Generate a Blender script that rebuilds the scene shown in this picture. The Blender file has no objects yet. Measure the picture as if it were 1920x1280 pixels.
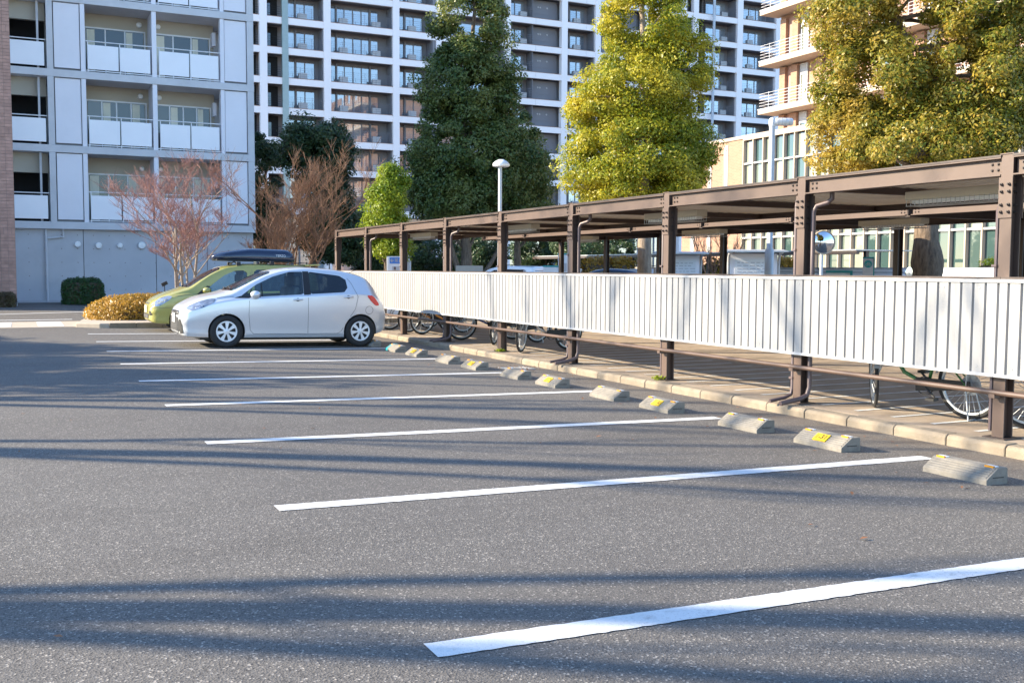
import bpy, bmesh, math, random
import numpy as np
from mathutils import Vector, Matrix
from mathutils.bvhtree import BVHTree

random.seed(7)
RNG = np.random.default_rng(11)
SC = bpy.context.scene
COL = SC.collection

# ------------------------------------------------------------------ camera
CAM_H = 1.40863
F_PX = 1931.25                     # focal length in pixels of a 1920 px wide frame
YAW, PITCH, ROLL = math.radians(25.7088), math.radians(3.9989), math.radians(0.2857)
FW = Vector((math.sin(YAW) * math.cos(PITCH), math.cos(YAW) * math.cos(PITCH), -math.sin(PITCH)))
R0 = Vector((math.cos(YAW), -math.sin(YAW), 0)); U0 = R0.cross(FW)
RR = math.cos(ROLL) * R0 + math.sin(ROLL) * U0
UU = -math.sin(ROLL) * R0 + math.cos(ROLL) * U0
cd = bpy.data.cameras.new('camera'); cam = bpy.data.objects.new('camera', cd); COL.objects.link(cam)
cd.sensor_width = 36.0; cd.lens = F_PX / 1920 * 36.0; cd.clip_start = 0.05; cd.clip_end = 3000
cam.matrix_world = Matrix(((RR.x, UU.x, -FW.x, 0), (RR.y, UU.y, -FW.y, 0), (RR.z, UU.z, -FW.z, CAM_H), (0, 0, 0, 1)))
SC.camera = cam

# ------------------------------------------------------------------ light
SUN_EL = math.radians(24.0)
SUN_H = Vector((-0.894, 0.447, 0))                 # horizontal direction towards the sun
w = bpy.data.worlds.new('World'); SC.world = w; w.use_nodes = True
nt = w.node_tree; nt.nodes.clear()
sky = nt.nodes.new('ShaderNodeTexSky'); sky.sky_type = 'NISHITA'; sky.sun_disc = False
sky.sun_elevation = SUN_EL; sky.sun_rotation = math.atan2(SUN_H.x, SUN_H.y); sky.air_density = 1.0; sky.dust_density = 0.25; sky.ozone_density = 4.0
bg = nt.nodes.new('ShaderNodeBackground'); bg.inputs['Strength'].default_value = 0.15
ow = nt.nodes.new('ShaderNodeOutputWorld')
nt.links.new(sky.outputs[0], bg.inputs[0]); nt.links.new(bg.outputs[0], ow.inputs[0])
sl = bpy.data.lights.new('sun', 'SUN'); sl.energy = 4.3; sl.angle = math.radians(0.53); sl.color = (1.0, 0.86, 0.64)
sun = bpy.data.objects.new('sun', sl); COL.objects.link(sun)
trav = Vector((-SUN_H.x * math.cos(SUN_EL), -SUN_H.y * math.cos(SUN_EL), -math.sin(SUN_EL)))
sun.rotation_euler = trav.to_track_quat('-Z', 'Y').to_euler(); sun.location = (-20, 30, 30)
SC.view_settings.view_transform = 'Standard'; SC.view_settings.look = 'None'
SC.view_settings.exposure = 1.7; SC.view_settings.gamma = 1.0; SC.view_settings.use_curve_mapping = False

# ------------------------------------------------------------------ helpers
def at(px, py, rng):
    """world point seen at a pixel of the 1920x1280 photograph, at a horizontal distance in metres"""
    d = FW + RR * ((px - 960) / F_PX) - UU * ((py - 640) / F_PX)
    t = rng / math.hypot(d.x, d.y)
    return Vector((0, 0, CAM_H)) + d * t

def lin(c):
    return tuple((x / 12.92 if x <= .04045 else ((x + .055) / 1.055) ** 2.4) for x in c)

MATS = {}
def nd(nt, typ, **kw):
    n = nt.nodes.new(typ)
    for k, v in kw.items():
        if k.startswith('i_'):
            n.inputs[k[2:].replace('_', ' ')].default_value = v
        else: setattr(n, k, v)
    return n
def mixc(nt, fac, a, b, blend='MIX'):
    m = nt.nodes.new('ShaderNodeMix'); m.data_type = 'RGBA'; m.blend_type = blend
    for sock, val in ((m.inputs[0], fac), (m.inputs[6], a), (m.inputs[7], b)):
        if isinstance(val, bpy.types.NodeSocket): nt.links.new(val, sock)
        elif isinstance(val, (int, float)): sock.default_value = val
        else: sock.default_value = (*val[:3], 1)
    return m.outputs[2]
def ramp(nt, fac, p0, p1, c0=(0, 0, 0), c1=(1, 1, 1)):
    r = nt.nodes.new('ShaderNodeValToRGB'); nt.links.new(fac, r.inputs[0])
    r.color_ramp.elements[0].position = p0; r.color_ramp.elements[1].position = p1
    r.color_ramp.elements[0].color = (*c0, 1); r.color_ramp.elements[1].color = (*c1, 1)
    return r.outputs[0]
def noise(nt, vec, scale, detail=4, rough=.6):
    n = nd(nt, 'ShaderNodeTexNoise'); n.inputs['Scale'].default_value = scale
    n.inputs['Detail'].default_value = detail; n.inputs['Roughness'].default_value = rough
    if vec is not None: nt.links.new(vec, n.inputs['Vector'])
    return n.outputs[0]
def mat(name, col, rough=.6, metal=0.0, var=.12, vscale=3.0, bump=0.0, bscale=40.0, coat=0.0, dirt=0.0, spec=.5, world=True, rand=0.0):
    """plain painted / mineral material with soft tonal variation, optional fine bump, grime and per-object variation"""
    if name in MATS: return MATS[name]
    m = bpy.data.materials.new(name); m.use_nodes = True; nt = m.node_tree; b = nt.nodes['Principled BSDF']
    tc = nd(nt, 'ShaderNodeTexCoord')
    vec = nd(nt, 'ShaderNodeNewGeometry').outputs['Position'] if world else tc.outputs['Object']
    b.inputs['Roughness'].default_value = rough; b.inputs['Metallic'].default_value = metal
    b.inputs['Coat Weight'].default_value = coat; b.inputs['Coat Roughness'].default_value = .05
    b.inputs['Specular IOR Level'].default_value = spec
    c = mixc(nt, ramp(nt, noise(nt, vec, vscale), .3, .7), [x * (1 - var) for x in col], [min(1, x * (1 + var)) for x in col])
    if dirt:
        c = mixc(nt, ramp(nt, noise(nt, vec, vscale * 2.7, 6, .7), .52, .75, (0, 0, 0), (dirt,) * 3), c, [x * .45 for x in col])
    if rand:
        oi = nd(nt, 'ShaderNodeObjectInfo')
        c = mixc(nt, ramp(nt, oi.outputs['Random'], 0, 1, (0, 0, 0), (rand,) * 3), c, [x * .4 for x in col])
    nt.links.new(c, b.inputs['Base Color'])
    if bump:
        bp = nd(nt, 'ShaderNodeBump'); bp.inputs['Strength'].default_value = bump; bp.inputs['Distance'].default_value = .01
        nt.links.new(noise(nt, vec, bscale, 5, .7), bp.inputs['Height']); nt.links.new(bp.outputs[0], b.inputs['Normal'])
    MATS[name] = m
    return m

def new_mesh_np(name, V, F, mats, smooth=False):
    """V (n,3) array, F (m,k) array"""
    me = bpy.data.meshes.new(name); V = np.asarray(V, np.float32); F = np.asarray(F, np.int32)
    me.vertices.add(len(V)); me.vertices.foreach_set('co', V.ravel())
    k = F.shape[1]; me.loops.add(F.size); me.loops.foreach_set('vertex_index', F.ravel())
    me.polygons.add(len(F)); me.polygons.foreach_set('loop_start', np.arange(0, F.size, k, dtype=np.int32))
    me.update(calc_edges=True)
    for m in mats: me.materials.append(m)
    if smooth: me.polygons.foreach_set('use_smooth', np.ones(len(F), bool))
    return me
def link(name, me, parent=None, loc=None, rot=None):
    o = bpy.data.objects.new(name, me); COL.objects.link(o)
    if parent is not None: o.parent = parent
    if loc is not None: o.location = loc
    if rot is not None: o.rotation_euler = rot
    return o
def tag(o, label=None, cat=None, group=None, kind=None):
    if label: o['label'] = label
    if cat: o['category'] = cat
    if group: o['group'] = group
    if kind: o['kind'] = kind
    return o
def thing(name, label, cat, loc=(0, 0, 0), rotz=0, group=None):
    o = bpy.data.objects.new(name, None); COL.objects.link(o); o.empty_display_size = .2
    o.location = loc; o.rotation_euler = (0, 0, rotz)
    return tag(o, label, cat, group)
def copy_tree(o, parent=None):
    c = o.copy(); COL.objects.link(c); c.parent = parent
    for ch in list(o.children): copy_tree(ch, c)
    return c

class MB:
    def __init__(s): s.v = []; s.f = []; s.m = []
    def add(s, vs, fs, m=0):
        n = len(s.v); s.v += [tuple(p) for p in vs]; s.f += [tuple(i + n for i in f) for f in fs]; s.m += [m] * len(fs); return s
    def box(s, x0, x1, y0, y1, z0, z1, m=0):
        v = [(x0, y0, z0), (x1, y0, z0), (x1, y1, z0), (x0, y1, z0), (x0, y0, z1), (x1, y0, z1), (x1, y1, z1), (x0, y1, z1)]
        return s.add(v, [(0, 3, 2, 1), (4, 5, 6, 7), (0, 1, 5, 4), (1, 2, 6, 5), (2, 3, 7, 6), (3, 0, 4, 7)], m)
    def bar(s, p0, p1, wx, wz, m=0):
        """rectangular bar between two points"""
        p0 = Vector(p0); p1 = Vector(p1); d = (p1 - p0).normalized()
        a = d.cross(Vector((0, 0, 1)));  a = a.normalized() if a.length > 1e-4 else Vector((1, 0, 0)); b = a.cross(d)
        v = []
        for p in (p0, p1):
            for sx, sz in ((-1, -1), (1, -1), (1, 1), (-1, 1)): v.append(p + a * sx * wx / 2 + b * sz * wz / 2)
        return s.add(v, [(0, 1, 2, 3), (7, 6, 5, 4), (0, 4, 5, 1), (1, 5, 6, 2), (2, 6, 7, 3), (3, 7, 4, 0)], m)
    def prism(s, poly, axis, a, b, m=0):
        """polygon in the two axes other than `axis`, extruded from a to b"""
        n = len(poly); v = []
        for t in (a, b):
            for (p, q) in poly:
                v.append({'x': (t, p, q), 'y': (p, t, q), 'z': (p, q, t)}[axis])
        f = [tuple(range(n)), tuple(range(2 * n - 1, n - 1, -1))] + [(i, i + n, (i + 1) % n + n, (i + 1) % n) for i in range(n)]
        return s.add(v, f, m)
    def tube(s, pts, r, n=8, m=0, cap=True):
        pts = [Vector(p) for p in pts]; k = len(pts); rs = r if isinstance(r, (list, tuple)) else [r] * k
        v = []; prev = None
        for i, p in enumerate(pts):
            d = ((pts[i + 1] - p) if i < k - 1 else (p - pts[i - 1]))
            if 0 < i < k - 1: d = (pts[i + 1] - p).normalized() + (p - pts[i - 1]).normalized()
            d = d.normalized() if d.length > 1e-9 else Vector((0, 0, 1))
            if prev is None:
                a = d.cross(Vector((0, 0, 1)));  a = a if a.length > 1e-3 else d.cross(Vector((1, 0, 0)))
            else: a = prev - d * prev.dot(d)
            a.normalize(); prev = a; b = d.cross(a)
            for j in range(n):
                t = 2 * math.pi * j / n; v.append(p + (a * math.cos(t) + b * math.sin(t)) * rs[i])
        f = [(i * n + j, i * n + (j + 1) % n, (i + 1) * n + (j + 1) % n, (i + 1) * n + j) for i in range(k - 1) for j in range(n)]
        if cap: f += [tuple(range(n - 1, -1, -1)), tuple((k - 1) * n + j for j in range(n))]
        return s.add(v, f, m)
    def lathe(s, prof, n=24, c=(0, 0, 0), axis='z', m=0, closed=False):
        """prof [(r, h)] revolved about an axis through c"""
        v = []; k = len(prof)
        for (r, h) in prof:
            for j in range(n):
                t = 2 * math.pi * j / n; a, b = r * math.cos(t), r * math.sin(t)
                p = {'z': (a, b, h), 'y': (a, h, b), 'x': (h, a, b)}[axis]
                v.append((p[0] + c[0], p[1] + c[1], p[2] + c[2]))
        rng = range(k) if closed else range(k - 1)
        f = [(i * n + j, i * n + (j + 1) % n, ((i + 1) % k) * n + (j + 1) % n, ((i + 1) % k) * n + j) for i in rng for j in range(n)]
        return s.add(v, f, m)
    def mesh(s, name, mats, smooth=None):
        me = bpy.data.meshes.new(name); me.from_pydata(s.v, [], s.f)
        for m_ in (mats if isinstance(mats, (list, tuple)) else [mats]): me.materials.append(m_)
        me.polygons.foreach_set('material_index', s.m)
        bm = bmesh.new(); bm.from_mesh(me); bmesh.ops.recalc_face_normals(bm, faces=bm.faces); bm.to_mesh(me); bm.free()
        if smooth is not None:
            me.polygons.foreach_set('use_smooth', [True] * len(me.polygons)); me.set_sharp_from_angle(angle=math.radians(smooth))
        me.update(); return me
    def build(s, name, mats, parent=None, smooth=None, bevel=0, loc=None, rot=None):
        o = link(name, s.mesh(name, mats, smooth), parent, loc, rot)
        if bevel:
            b = o.modifiers.new('bevel', 'BEVEL'); b.width = bevel; b.segments = 2; b.limit_method = 'ANGLE'; b.angle_limit = math.radians(40)
        return o

def text_mesh(body, size, name, m, extrude=.001):
    cu = bpy.data.curves.new(name, 'FONT'); cu.body = body; cu.size = size; cu.extrude = extrude
    cu.align_x = 'CENTER'; cu.align_y = 'CENTER'; cu.resolution_u = 3
    o = bpy.data.objects.new(name, cu); COL.objects.link(o)
    dg = bpy.context.evaluated_depsgraph_get(); me = bpy.data.meshes.new_from_object(o.evaluated_get(dg))
    bpy.data.objects.remove(o); bpy.data.curves.remove(cu)
    me.materials.clear(); me.materials.append(m); return me

# ------------------------------------------------------------------ special materials
def m_asphalt():
    m = bpy.data.materials.new('asphalt'); m.use_nodes = True; nt = m.node_tree; b = nt.nodes['Principled BSDF']
    g = nd(nt, 'ShaderNodeNewGeometry').outputs['Position']
    vo = nd(nt, 'ShaderNodeTexVoronoi'); vo.inputs['Scale'].default_value = 120; nt.links.new(g, vo.inputs['Vector'])
    vo2 = nd(nt, 'ShaderNodeTexVoronoi'); vo2.inputs['Scale'].default_value = 260; nt.links.new(g, vo2.inputs['Vector'])
    sep = nd(nt, 'ShaderNodeSeparateColor'); nt.links.new(vo.outputs['Color'], sep.inputs[0])
    sep2 = nd(nt, 'ShaderNodeSeparateColor'); nt.links.new(vo2.outputs['Color'], sep2.inputs[0])
    c = mixc(nt, ramp(nt, sep2.outputs[0], .0, 1.0), (.080, .075, .069), (.190, .175, .157))
    c = mixc(nt, ramp(nt, sep.outputs[1], .90, .97), c, (.36, .33, .29))            # pale stones
    c = mixc(nt, ramp(nt, sep.outputs[2], .0, .20, (1, 1, 1), (0, 0, 0)), c, (.055, .052, .050))
    big = ramp(nt, noise(nt, g, .22, 6, .62), .34, .70)
    c = mixc(nt, big, mixc(nt, 1.0, c, (.80, .79, .79), 'MULTIPLY'), c)
    mp = nd(nt, 'ShaderNodeMapping'); mp.inputs['Scale'].default_value = (.18, 1.5, 1); nt.links.new(g, mp.inputs[0])
    trk = ramp(nt, noise(nt, mp.outputs[0], 1.0, 5, .6), .50, .72, (0, 0, 0), (.42, .42, .42))  # tyre-polished lanes into the bays
    c = mixc(nt, trk, c, mixc(nt, 1.0, c, (.70, .69, .68), 'MULTIPLY'))
    st = ramp(nt, noise(nt, g, 1.3, 8, .75), .60, .80, (0, 0, 0), (.5, .5, .5))   # old stains
    c = mixc(nt, st, c, (.075, .070, .064))
    sx = nd(nt, 'ShaderNodeSeparateXYZ'); nt.links.new(g, sx.inputs[0]); mr = nd(nt, 'ShaderNodeMapRange'); mr.inputs[1].default_value = 6.3; mr.inputs[2].default_value = 7.3; nt.links.new(sx.outputs[0], mr.inputs[0])
    gm = nd(nt, 'ShaderNodeMath', operation='MULTIPLY'); nt.links.new(mr.outputs[0], gm.inputs[0]); nt.links.new(ramp(nt, noise(nt, g, 2.6, 7, .7), .38, .62, (0, 0, 0), (.6, .6, .6)), gm.inputs[1])
    c = mixc(nt, gm.outputs[0], c, (.17, .13, .095))   # grit washed up against the kerb
    dr = nd(nt, 'ShaderNodeTexVoronoi'); dr.inputs['Scale'].default_value = 1.1; nt.links.new(g, dr.inputs['Vector'])   # oil drips
    c = mixc(nt, ramp(nt, dr.outputs['Distance'], .02, .07, (.55, .55, .55), (0, 0, 0)), c, (.05, .046, .042))
    nt.links.new(c, b.inputs['Base Color']); b.inputs['Roughness'].default_value = .82; b.inputs['Specular IOR Level'].default_value = .35
    bp = nd(nt, 'ShaderNodeBump'); bp.inputs['Strength'].default_value = .45; bp.inputs['Distance'].default_value = .005
    nt.links.new(vo.outputs['Distance'], bp.inputs['Height']); nt.links.new(bp.outputs[0], b.inputs['Normal'])
    return m
def m_paint_line():
    m = bpy.data.materials.new('road_paint'); m.use_nodes = True; nt = m.node_tree; b = nt.nodes['Principled BSDF']
    g = nd(nt, 'ShaderNodeNewGeometry').outputs['Position']
    c = mixc(nt, ramp(nt, noise(nt, g, 3, 5), .3, .7), (.58, .58, .57), (.70, .70, .69))
    wear = ramp(nt, noise(nt, g, 70, 6, .8), .54, .66); big = ramp(nt, noise(nt, g, 1.4, 4), .40, .68)
    mm = nd(nt, 'ShaderNodeMath', operation='MULTIPLY'); nt.links.new(wear, mm.inputs[0]); nt.links.new(big, mm.inputs[1])
    c = mixc(nt, mm.outputs[0], c, (.22, .205, .19)); sc_ = ramp(nt, noise(nt, g, 11, 8, .75), .56, .70, (0, 0, 0), (.75, .75, .75)); c = mixc(nt, sc_, c, (.34, .33, .32)); nt.links.new(c, b.inputs['Base Color']); b.inputs['Roughness'].default_value = .75
    bp = nd(nt, 'ShaderNodeBump'); bp.inputs['Strength'].default_value = .4; bp.inputs['Distance'].default_value = .004
    nt.links.new(noise(nt, g, 120, 3), bp.inputs['Height']); nt.links.new(bp.outputs[0], b.inputs['Normal'])
    return m
def m_leaf(name, dark, mid, light, trans=.35, scale=1.1):
    m = bpy.data.materials.new(name); m.use_nodes = True; nt = m.node_tree; nt.nodes.remove(nt.nodes['Principled BSDF'])
    out = nt.nodes['Material Output']; g = nd(nt, 'ShaderNodeNewGeometry')
    rnd = g.outputs['Random Per Island']
    c = mixc(nt, ramp(nt, rnd, .15, .85), dark, mid)
    c = mixc(nt, ramp(nt, noise(nt, g.outputs['Position'], scale, 3), .46, .74), c, light)
    wn = nd(nt, 'ShaderNodeTexWhiteNoise', noise_dimensions='1D'); nt.links.new(rnd, wn.inputs['W'])
    c = mixc(nt, ramp(nt, wn.outputs['Value'], .6, 1.0, (0, 0, 0), (.75, .75, .75)), c, light)
    d = nd(nt, 'ShaderNodeBsdfPrincipled'); d.inputs['Roughness'].default_value = .42; d.inputs['Specular IOR Level'].default_value = .45
    t = nd(nt, 'ShaderNodeBsdfTranslucent'); nt.links.new(c, d.inputs['Base Color']); nt.links.new(c, t.inputs['Color'])
    mx = nd(nt, 'ShaderNodeMixShader'); mx.inputs[0].default_value = trans
    nt.links.new(d.outputs[0], mx.inputs[1]); nt.links.new(t.outputs[0], mx.inputs[2]); nt.links.new(mx.outputs[0], out.inputs[0])
    return m
def m_glass(name, tint, base=.06, rough=.02, opaque=None, rand=0.0, dim=.5):
    """window glass: fresnel reflection over a tinted see-through (or over a dull interior tone when opaque)"""
    m = bpy.data.materials.new(name); m.use_nodes = True; nt = m.node_tree; nt.nodes.remove(nt.nodes['Principled BSDF'])
    out = nt.nodes['Material Output']
    fr = nd(nt, 'ShaderNodeFresnel'); fr.inputs['IOR'].default_value = 1.5
    ad = nd(nt, 'ShaderNodeMath', operation='ADD'); ad.inputs[1].default_value = base; ad.use_clamp = True; nt.links.new(fr.outputs[0], ad.inputs[0])
    gl = nd(nt, 'ShaderNodeBsdfGlossy'); gl.inputs['Roughness'].default_value = rough; gl.inputs['Color'].default_value = (.95, .97, 1, 1)
    if opaque is None:
        tr = nd(nt, 'ShaderNodeBsdfTransparent'); tr.inputs['Color'].default_value = (*tint, 1)
    else:
        tr = nd(nt, 'ShaderNodeBsdfDiffuse'); oi = nd(nt, 'ShaderNodeObjectInfo')
        nt.links.new(mixc(nt, ramp(nt, oi.outputs['Random'], .5 - dim / 2, .5 + dim / 2), tint, opaque), tr.inputs['Color'])
    mx = nd(nt, 'ShaderNodeMixShader'); nt.links.new(ad.outputs[0], mx.inputs[0]); nt.links.new(tr.outputs[0], mx.inputs[1]); nt.links.new(gl.outputs[0], mx.inputs[2])
    nt.links.new(mx.outputs[0], out.inputs[0]); return m
def m_brick(name, c1, c2, mortar, bw, bh, axis='y'):
    m = bpy.data.materials.new(name); m.use_nodes = True; nt = m.node_tree; b = nt.nodes['Principled BSDF']
    g = nd(nt, 'ShaderNodeNewGeometry').outputs['Position']; sp = nd(nt, 'ShaderNodeSeparateXYZ'); nt.links.new(g, sp.inputs[0])
    cb = nd(nt, 'ShaderNodeCombineXYZ'); nt.links.new(sp.outputs[1 if axis == 'y' else 0], cb.inputs[0]); nt.links.new(sp.outputs[2], cb.inputs[1])
    br = nd(nt, 'ShaderNodeTexBrick'); nt.links.new(cb.outputs[0], br.inputs['Vector']); br.offset = 0.0 if bh > .1 else .5
    br.inputs['Scale'].default_value = 1; br.inputs['Brick Width'].default_value = bw; br.inputs['Row Height'].default_value = bh
    br.inputs['Mortar Size'].default_value = bh * .09; br.inputs['Color1'].default_value = (*c1, 1); br.inputs['Color2'].default_value = (*c2, 1); br.inputs['Mortar'].default_value = (*mortar, 1)
    nt.links.new(br.outputs[0], b.inputs['Base Color']); b.inputs['Roughness'].default_value = .8
    return m
def m_bark(name, c1, c2, sc=6):
    m = bpy.data.materials.new(name); m.use_nodes = True; nt = m.node_tree; b = nt.nodes['Principled BSDF']
    g = nd(nt, 'ShaderNodeNewGeometry').outputs['Position']; mp = nd(nt, 'ShaderNodeMapping'); mp.inputs['Scale'].default_value = (1, 1, .22); nt.links.new(g, mp.inputs[0])
    n = noise(nt, mp.outputs[0], sc * 3.2, 8, .75)
    nt.links.new(mixc(nt, ramp(nt, n, .35, .65), c1, c2), b.inputs['Base Color']); b.inputs['Roughness'].default_value = .9
    bp = nd(nt, 'ShaderNodeBump'); bp.inputs['Strength'].default_value = .9; bp.inputs['Distance'].default_value = .04
    nt.links.new(n, bp.inputs['Height']); nt.links.new(bp.outputs[0], b.inputs['Normal']); return m

def m_sheet():
    m = mat('white_sheet', (.33, .326, .322), .4, var=.04, vscale=1.5); nt = m.node_tree; b = nt.nodes['Principled BSDF']
    g = nd(nt, 'ShaderNodeNewGeometry').outputs['Position']; mp = nd(nt, 'ShaderNodeMapping'); mp.inputs['Scale'].default_value = (1, 9, .55); nt.links.new(g, mp.inputs[0])
    src = b.inputs['Base Color'].links[0].from_socket
    c = mixc(nt, ramp(nt, noise(nt, mp.outputs[0], 1.5, 6, .65), .50, .78, (0, 0, 0), (.40, .40, .40)), src, (.22, .205, .185))     # rain streaks
    c = mixc(nt, ramp(nt, noise(nt, g, 26, 4, .7), .70, .80, (0, 0, 0), (.35, .35, .35)), c, (.20, .17, .14))
    nt.links.new(c, b.inputs['Base Color']); return m
M = dict(
    asphalt=m_asphalt(), line=m_paint_line(),
    kerb=mat('kerb_concrete', (.27, .22, .16), .85, var=.18, vscale=4, bump=.5, bscale=60, dirt=.5, rand=.25),
    paver=mat('paver', (.33, .26, .195), .85, var=.25, vscale=2.5, bump=.3, bscale=30, dirt=.35),
    stop=mat('stop_concrete', (.22, .20, .17), .88, var=.16, vscale=9, bump=.5, bscale=90, dirt=.45),
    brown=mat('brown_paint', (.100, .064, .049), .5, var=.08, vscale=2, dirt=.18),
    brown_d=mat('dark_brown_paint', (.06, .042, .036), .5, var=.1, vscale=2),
    pipe=mat('pipe_paint', (.12, .085, .085), .42, var=.08),
    deck=mat('roof_deck', (.74, .66, .55), .4, var=.12, vscale=1.4, dirt=.25),
    white=m_sheet(),
    trim=mat('white_trim', (.43, .43, .435), .4, var=.02),
    galv=mat('galvanised', (.45, .47, .49), .45, metal=.5, var=.1),
    bolt=mat('bolt', (.075, .06, .055), .5, metal=.3),
    capw=mat('vent_white', (.85, .85, .84), .4, var=.02),
    shadowgap=mat('gap_grey', (.20, .205, .215), .8),
    beige=mat('lamp_housing', (.56, .52, .42), .5, var=.05),
    black=mat('black_plastic', (.015, .015, .017), .55, var=.1),
    rubber=mat('rubber', (.022, .022, .023), .8, var=.15, vscale=12, world=False),
    chrome=mat('chrome', (.75, .76, .78), .12, metal=1.0, var=.02),
    silver_rim=mat('rim_silver', (.80, .81, .82), .3, metal=.1, var=.02),
    concrete=mat('concrete', (.60, .60, .62), .85, var=.07, vscale=.9, bump=.1, bscale=20, dirt=.16),
    concrete_w=mat('concrete_wall', (.52, .52, .54), .85, var=.06, vscale=.7, dirt=.15),
    panel=mat('wall_panel', (.79, .775, .82), .6, var=.03, vscale=.6, dirt=.06),
    frost=mat('frosted_panel', (.85, .845, .88), .3, var=.03, vscale=.7, dirt=.04),
    backwall=mat('balcony_wall', (.47, .42, .34), .8, var=.05, vscale=.8),
    alu=mat('aluminium', (.78, .78, .79), .35, metal=.0, var=.03),
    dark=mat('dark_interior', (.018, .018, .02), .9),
    towerwhite=mat('tower_white', (.90, .86, .86), .6, var=.03, vscale=.2, dirt=.05),
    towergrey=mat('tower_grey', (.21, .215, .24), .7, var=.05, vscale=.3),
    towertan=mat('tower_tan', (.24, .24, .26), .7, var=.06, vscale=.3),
    unit=mat('outdoor_unit', (.50, .50, .50), .6, var=.04),
    orange_rail=mat('balcony_edge', (.33, .19, .14), .7),
    pane=m_glass('pane', (.12, .16, .21), .24, opaque=(.34, .38, .40), dim=1.0),
    pane_dark=m_glass('pane_dark', (.02, .03, .035), .06, opaque=(.05, .06, .06)),
    pane_hall=m_glass('pane_hall', (.05, .09, .085), .05, opaque=(.30, .31, .24), dim=.5),
    pane_left=m_glass('pane_left', (.02, .03, .035), .02, opaque=(.13, .13, .12), dim=.9),
    curtain=mat('curtain', (.78, .75, .62), .9, var=.06),
    brick_t=m_brick('brown_tile_wall', (.42, .25, .195), (.34, .20, .16), (.24, .19, .17), .2434, .12, 'x'),
    brick_o=m_brick('orange_brick', (.31, .165, .105), (.36, .20, .13), (.35, .25, .18), .30, .10, 'y'),
    tile=mat('brick_tile', (.46, .27, .21), .7, var=.18, vscale=5, rand=.35),
    mortar=mat('mortar', (.24, .19, .17), .9, var=.1),
    cream=mat('cream_render', (.45, .365, .285), .8, var=.04),
    pole=mat('lamp_post_paint', (.47, .52, .58), .4, var=.03),
    lampwhite=mat('lamp_white', (.72, .74, .76), .35, var=.02),
    yellow=mat('yellow_plate', (.80, .50, .015), .5, var=.06, vscale=8),
    orange=mat('orange_reflector', (.85, .33, .02), .3),
    ink=mat('ink', (.05, .03, .02), .7),
    signwhite=mat('sign_white', (.72, .74, .78), .4, var=.02), signblue=mat('sign_blue', (.06, .20, .60), .4, var=.03),
    teal=mat('teal', (.01, .28, .31), .4), signgrey=mat('sign_grey', (.45, .46, .50), .5),
    soil=mat('soil', (.10, .07, .05), .95, var=.3, vscale=8, bump=.5),
    slab=mat('walk_tile', (.44, .37, .29), .85, var=.15, vscale=5, dirt=.2),
    bark_l=m_bark('pale_bark', (.20, .155, .12), (.42, .34, .27), 5), bark=m_bark('bark', (.085, .062, .046), (.26, .19, .135), 6),
    twig=m_bark('red_twig', (.26, .12, .10), (.44, .25, .21), 9), twig_o=m_bark('tan_twig', (.16, .085, .055), (.36, .21, .13), 9), twig_t=m_bark('grey_limb', (.22, .17, .13), (.48, .40, .33), 9),
)
LEAF = dict(
    yellow=m_leaf('leaf_yellow_green', (.12, .18, .016), (.38, .385, .024), (.60, .48, .04), .46, .9),
    bronze=m_leaf('leaf_bronze_green', (.10, .145, .02), (.31, .275, .03), (.54, .35, .055), .45, .9),
    dark=m_leaf('leaf_dark_green', (.045, .09, .024), (.11, .165, .038), (.20, .21, .05), .38, .7),
    deep=m_leaf('leaf_deep_green', (.024, .06, .027), (.05, .095, .037), (.09, .13, .045), .32, .7),
    lime=m_leaf('leaf_lime', (.12, .20, .014), (.24, .33, .02), (.38, .42, .03), .45, 1.0),
    hedge=m_leaf('leaf_hedge', (.012, .05, .012), (.03, .085, .016), (.05, .11, .02), .25, 2.0),
    gold=m_leaf('leaf_gold', (.20, .12, .012), (.42, .25, .025), (.60, .34, .05), .4, 2.0),
    brownhedge=m_leaf('leaf_brown', (.06, .04, .02), (.11, .075, .035), (.10, .09, .03), .25, 2.0),
)
# ================================================================== GROUND
S_X, X_L = 0.018, 1.348
def gz(x): return 0.0 if x < X_L else (-S_X * (min(x, 7.33) - X_L))
b = MB()
xs = [-700, -60, X_L, 4.3, 7.33, 7.40, 60, 700]; zs = [0, 0, 0, gz(4.3), gz(7.33), -.03, -.03, -.03]
ys = [-700, -20, 12, 26, 60, 900]
for i in range(len(xs)):
    for j in range(len(ys)): b.v.append((xs[i], ys[j], zs[i]))
n = len(ys)
for i in range(len(xs) - 1):
    for j in range(n - 1): b.f.append((i * n + j, (i + 1) * n + j, (i + 1) * n + j + 1, i * n + j + 1)); b.m.append(0)
ground = b.build('parking_lot', M['asphalt']); tag(ground, kind='structure')

def stripe(x0, x1, y0, y1, h=.004, seed=0, jag=.004, zf=gz, parent=ground, name='painted_line', mt=None):
    rs = random.Random(seed); nx = max(3, int((x1 - x0) / .035)); v = []; f = []
    for i in range(nx + 1):
        x = x0 + (x1 - x0) * i / nx
        v.append((x, y0 + rs.uniform(-jag, jag), zf(x) + h)); v.append((x, y1 + rs.uniform(-jag, jag), zf(x) + h))
    for i in range(nx): f.append((2 * i, 2 * i + 2, 2 * i + 3, 2 * i + 1))
    return MB().add(v, f).build(name, mt or M['line'], parent)
Y_L, STALL = 3.554, 2.5
for i in range(9):
    stripe(X_L, 6.62 if i == 1 else 6.42, Y_L + i * STALL - .15, Y_L + i * STALL, seed=i)
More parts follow.
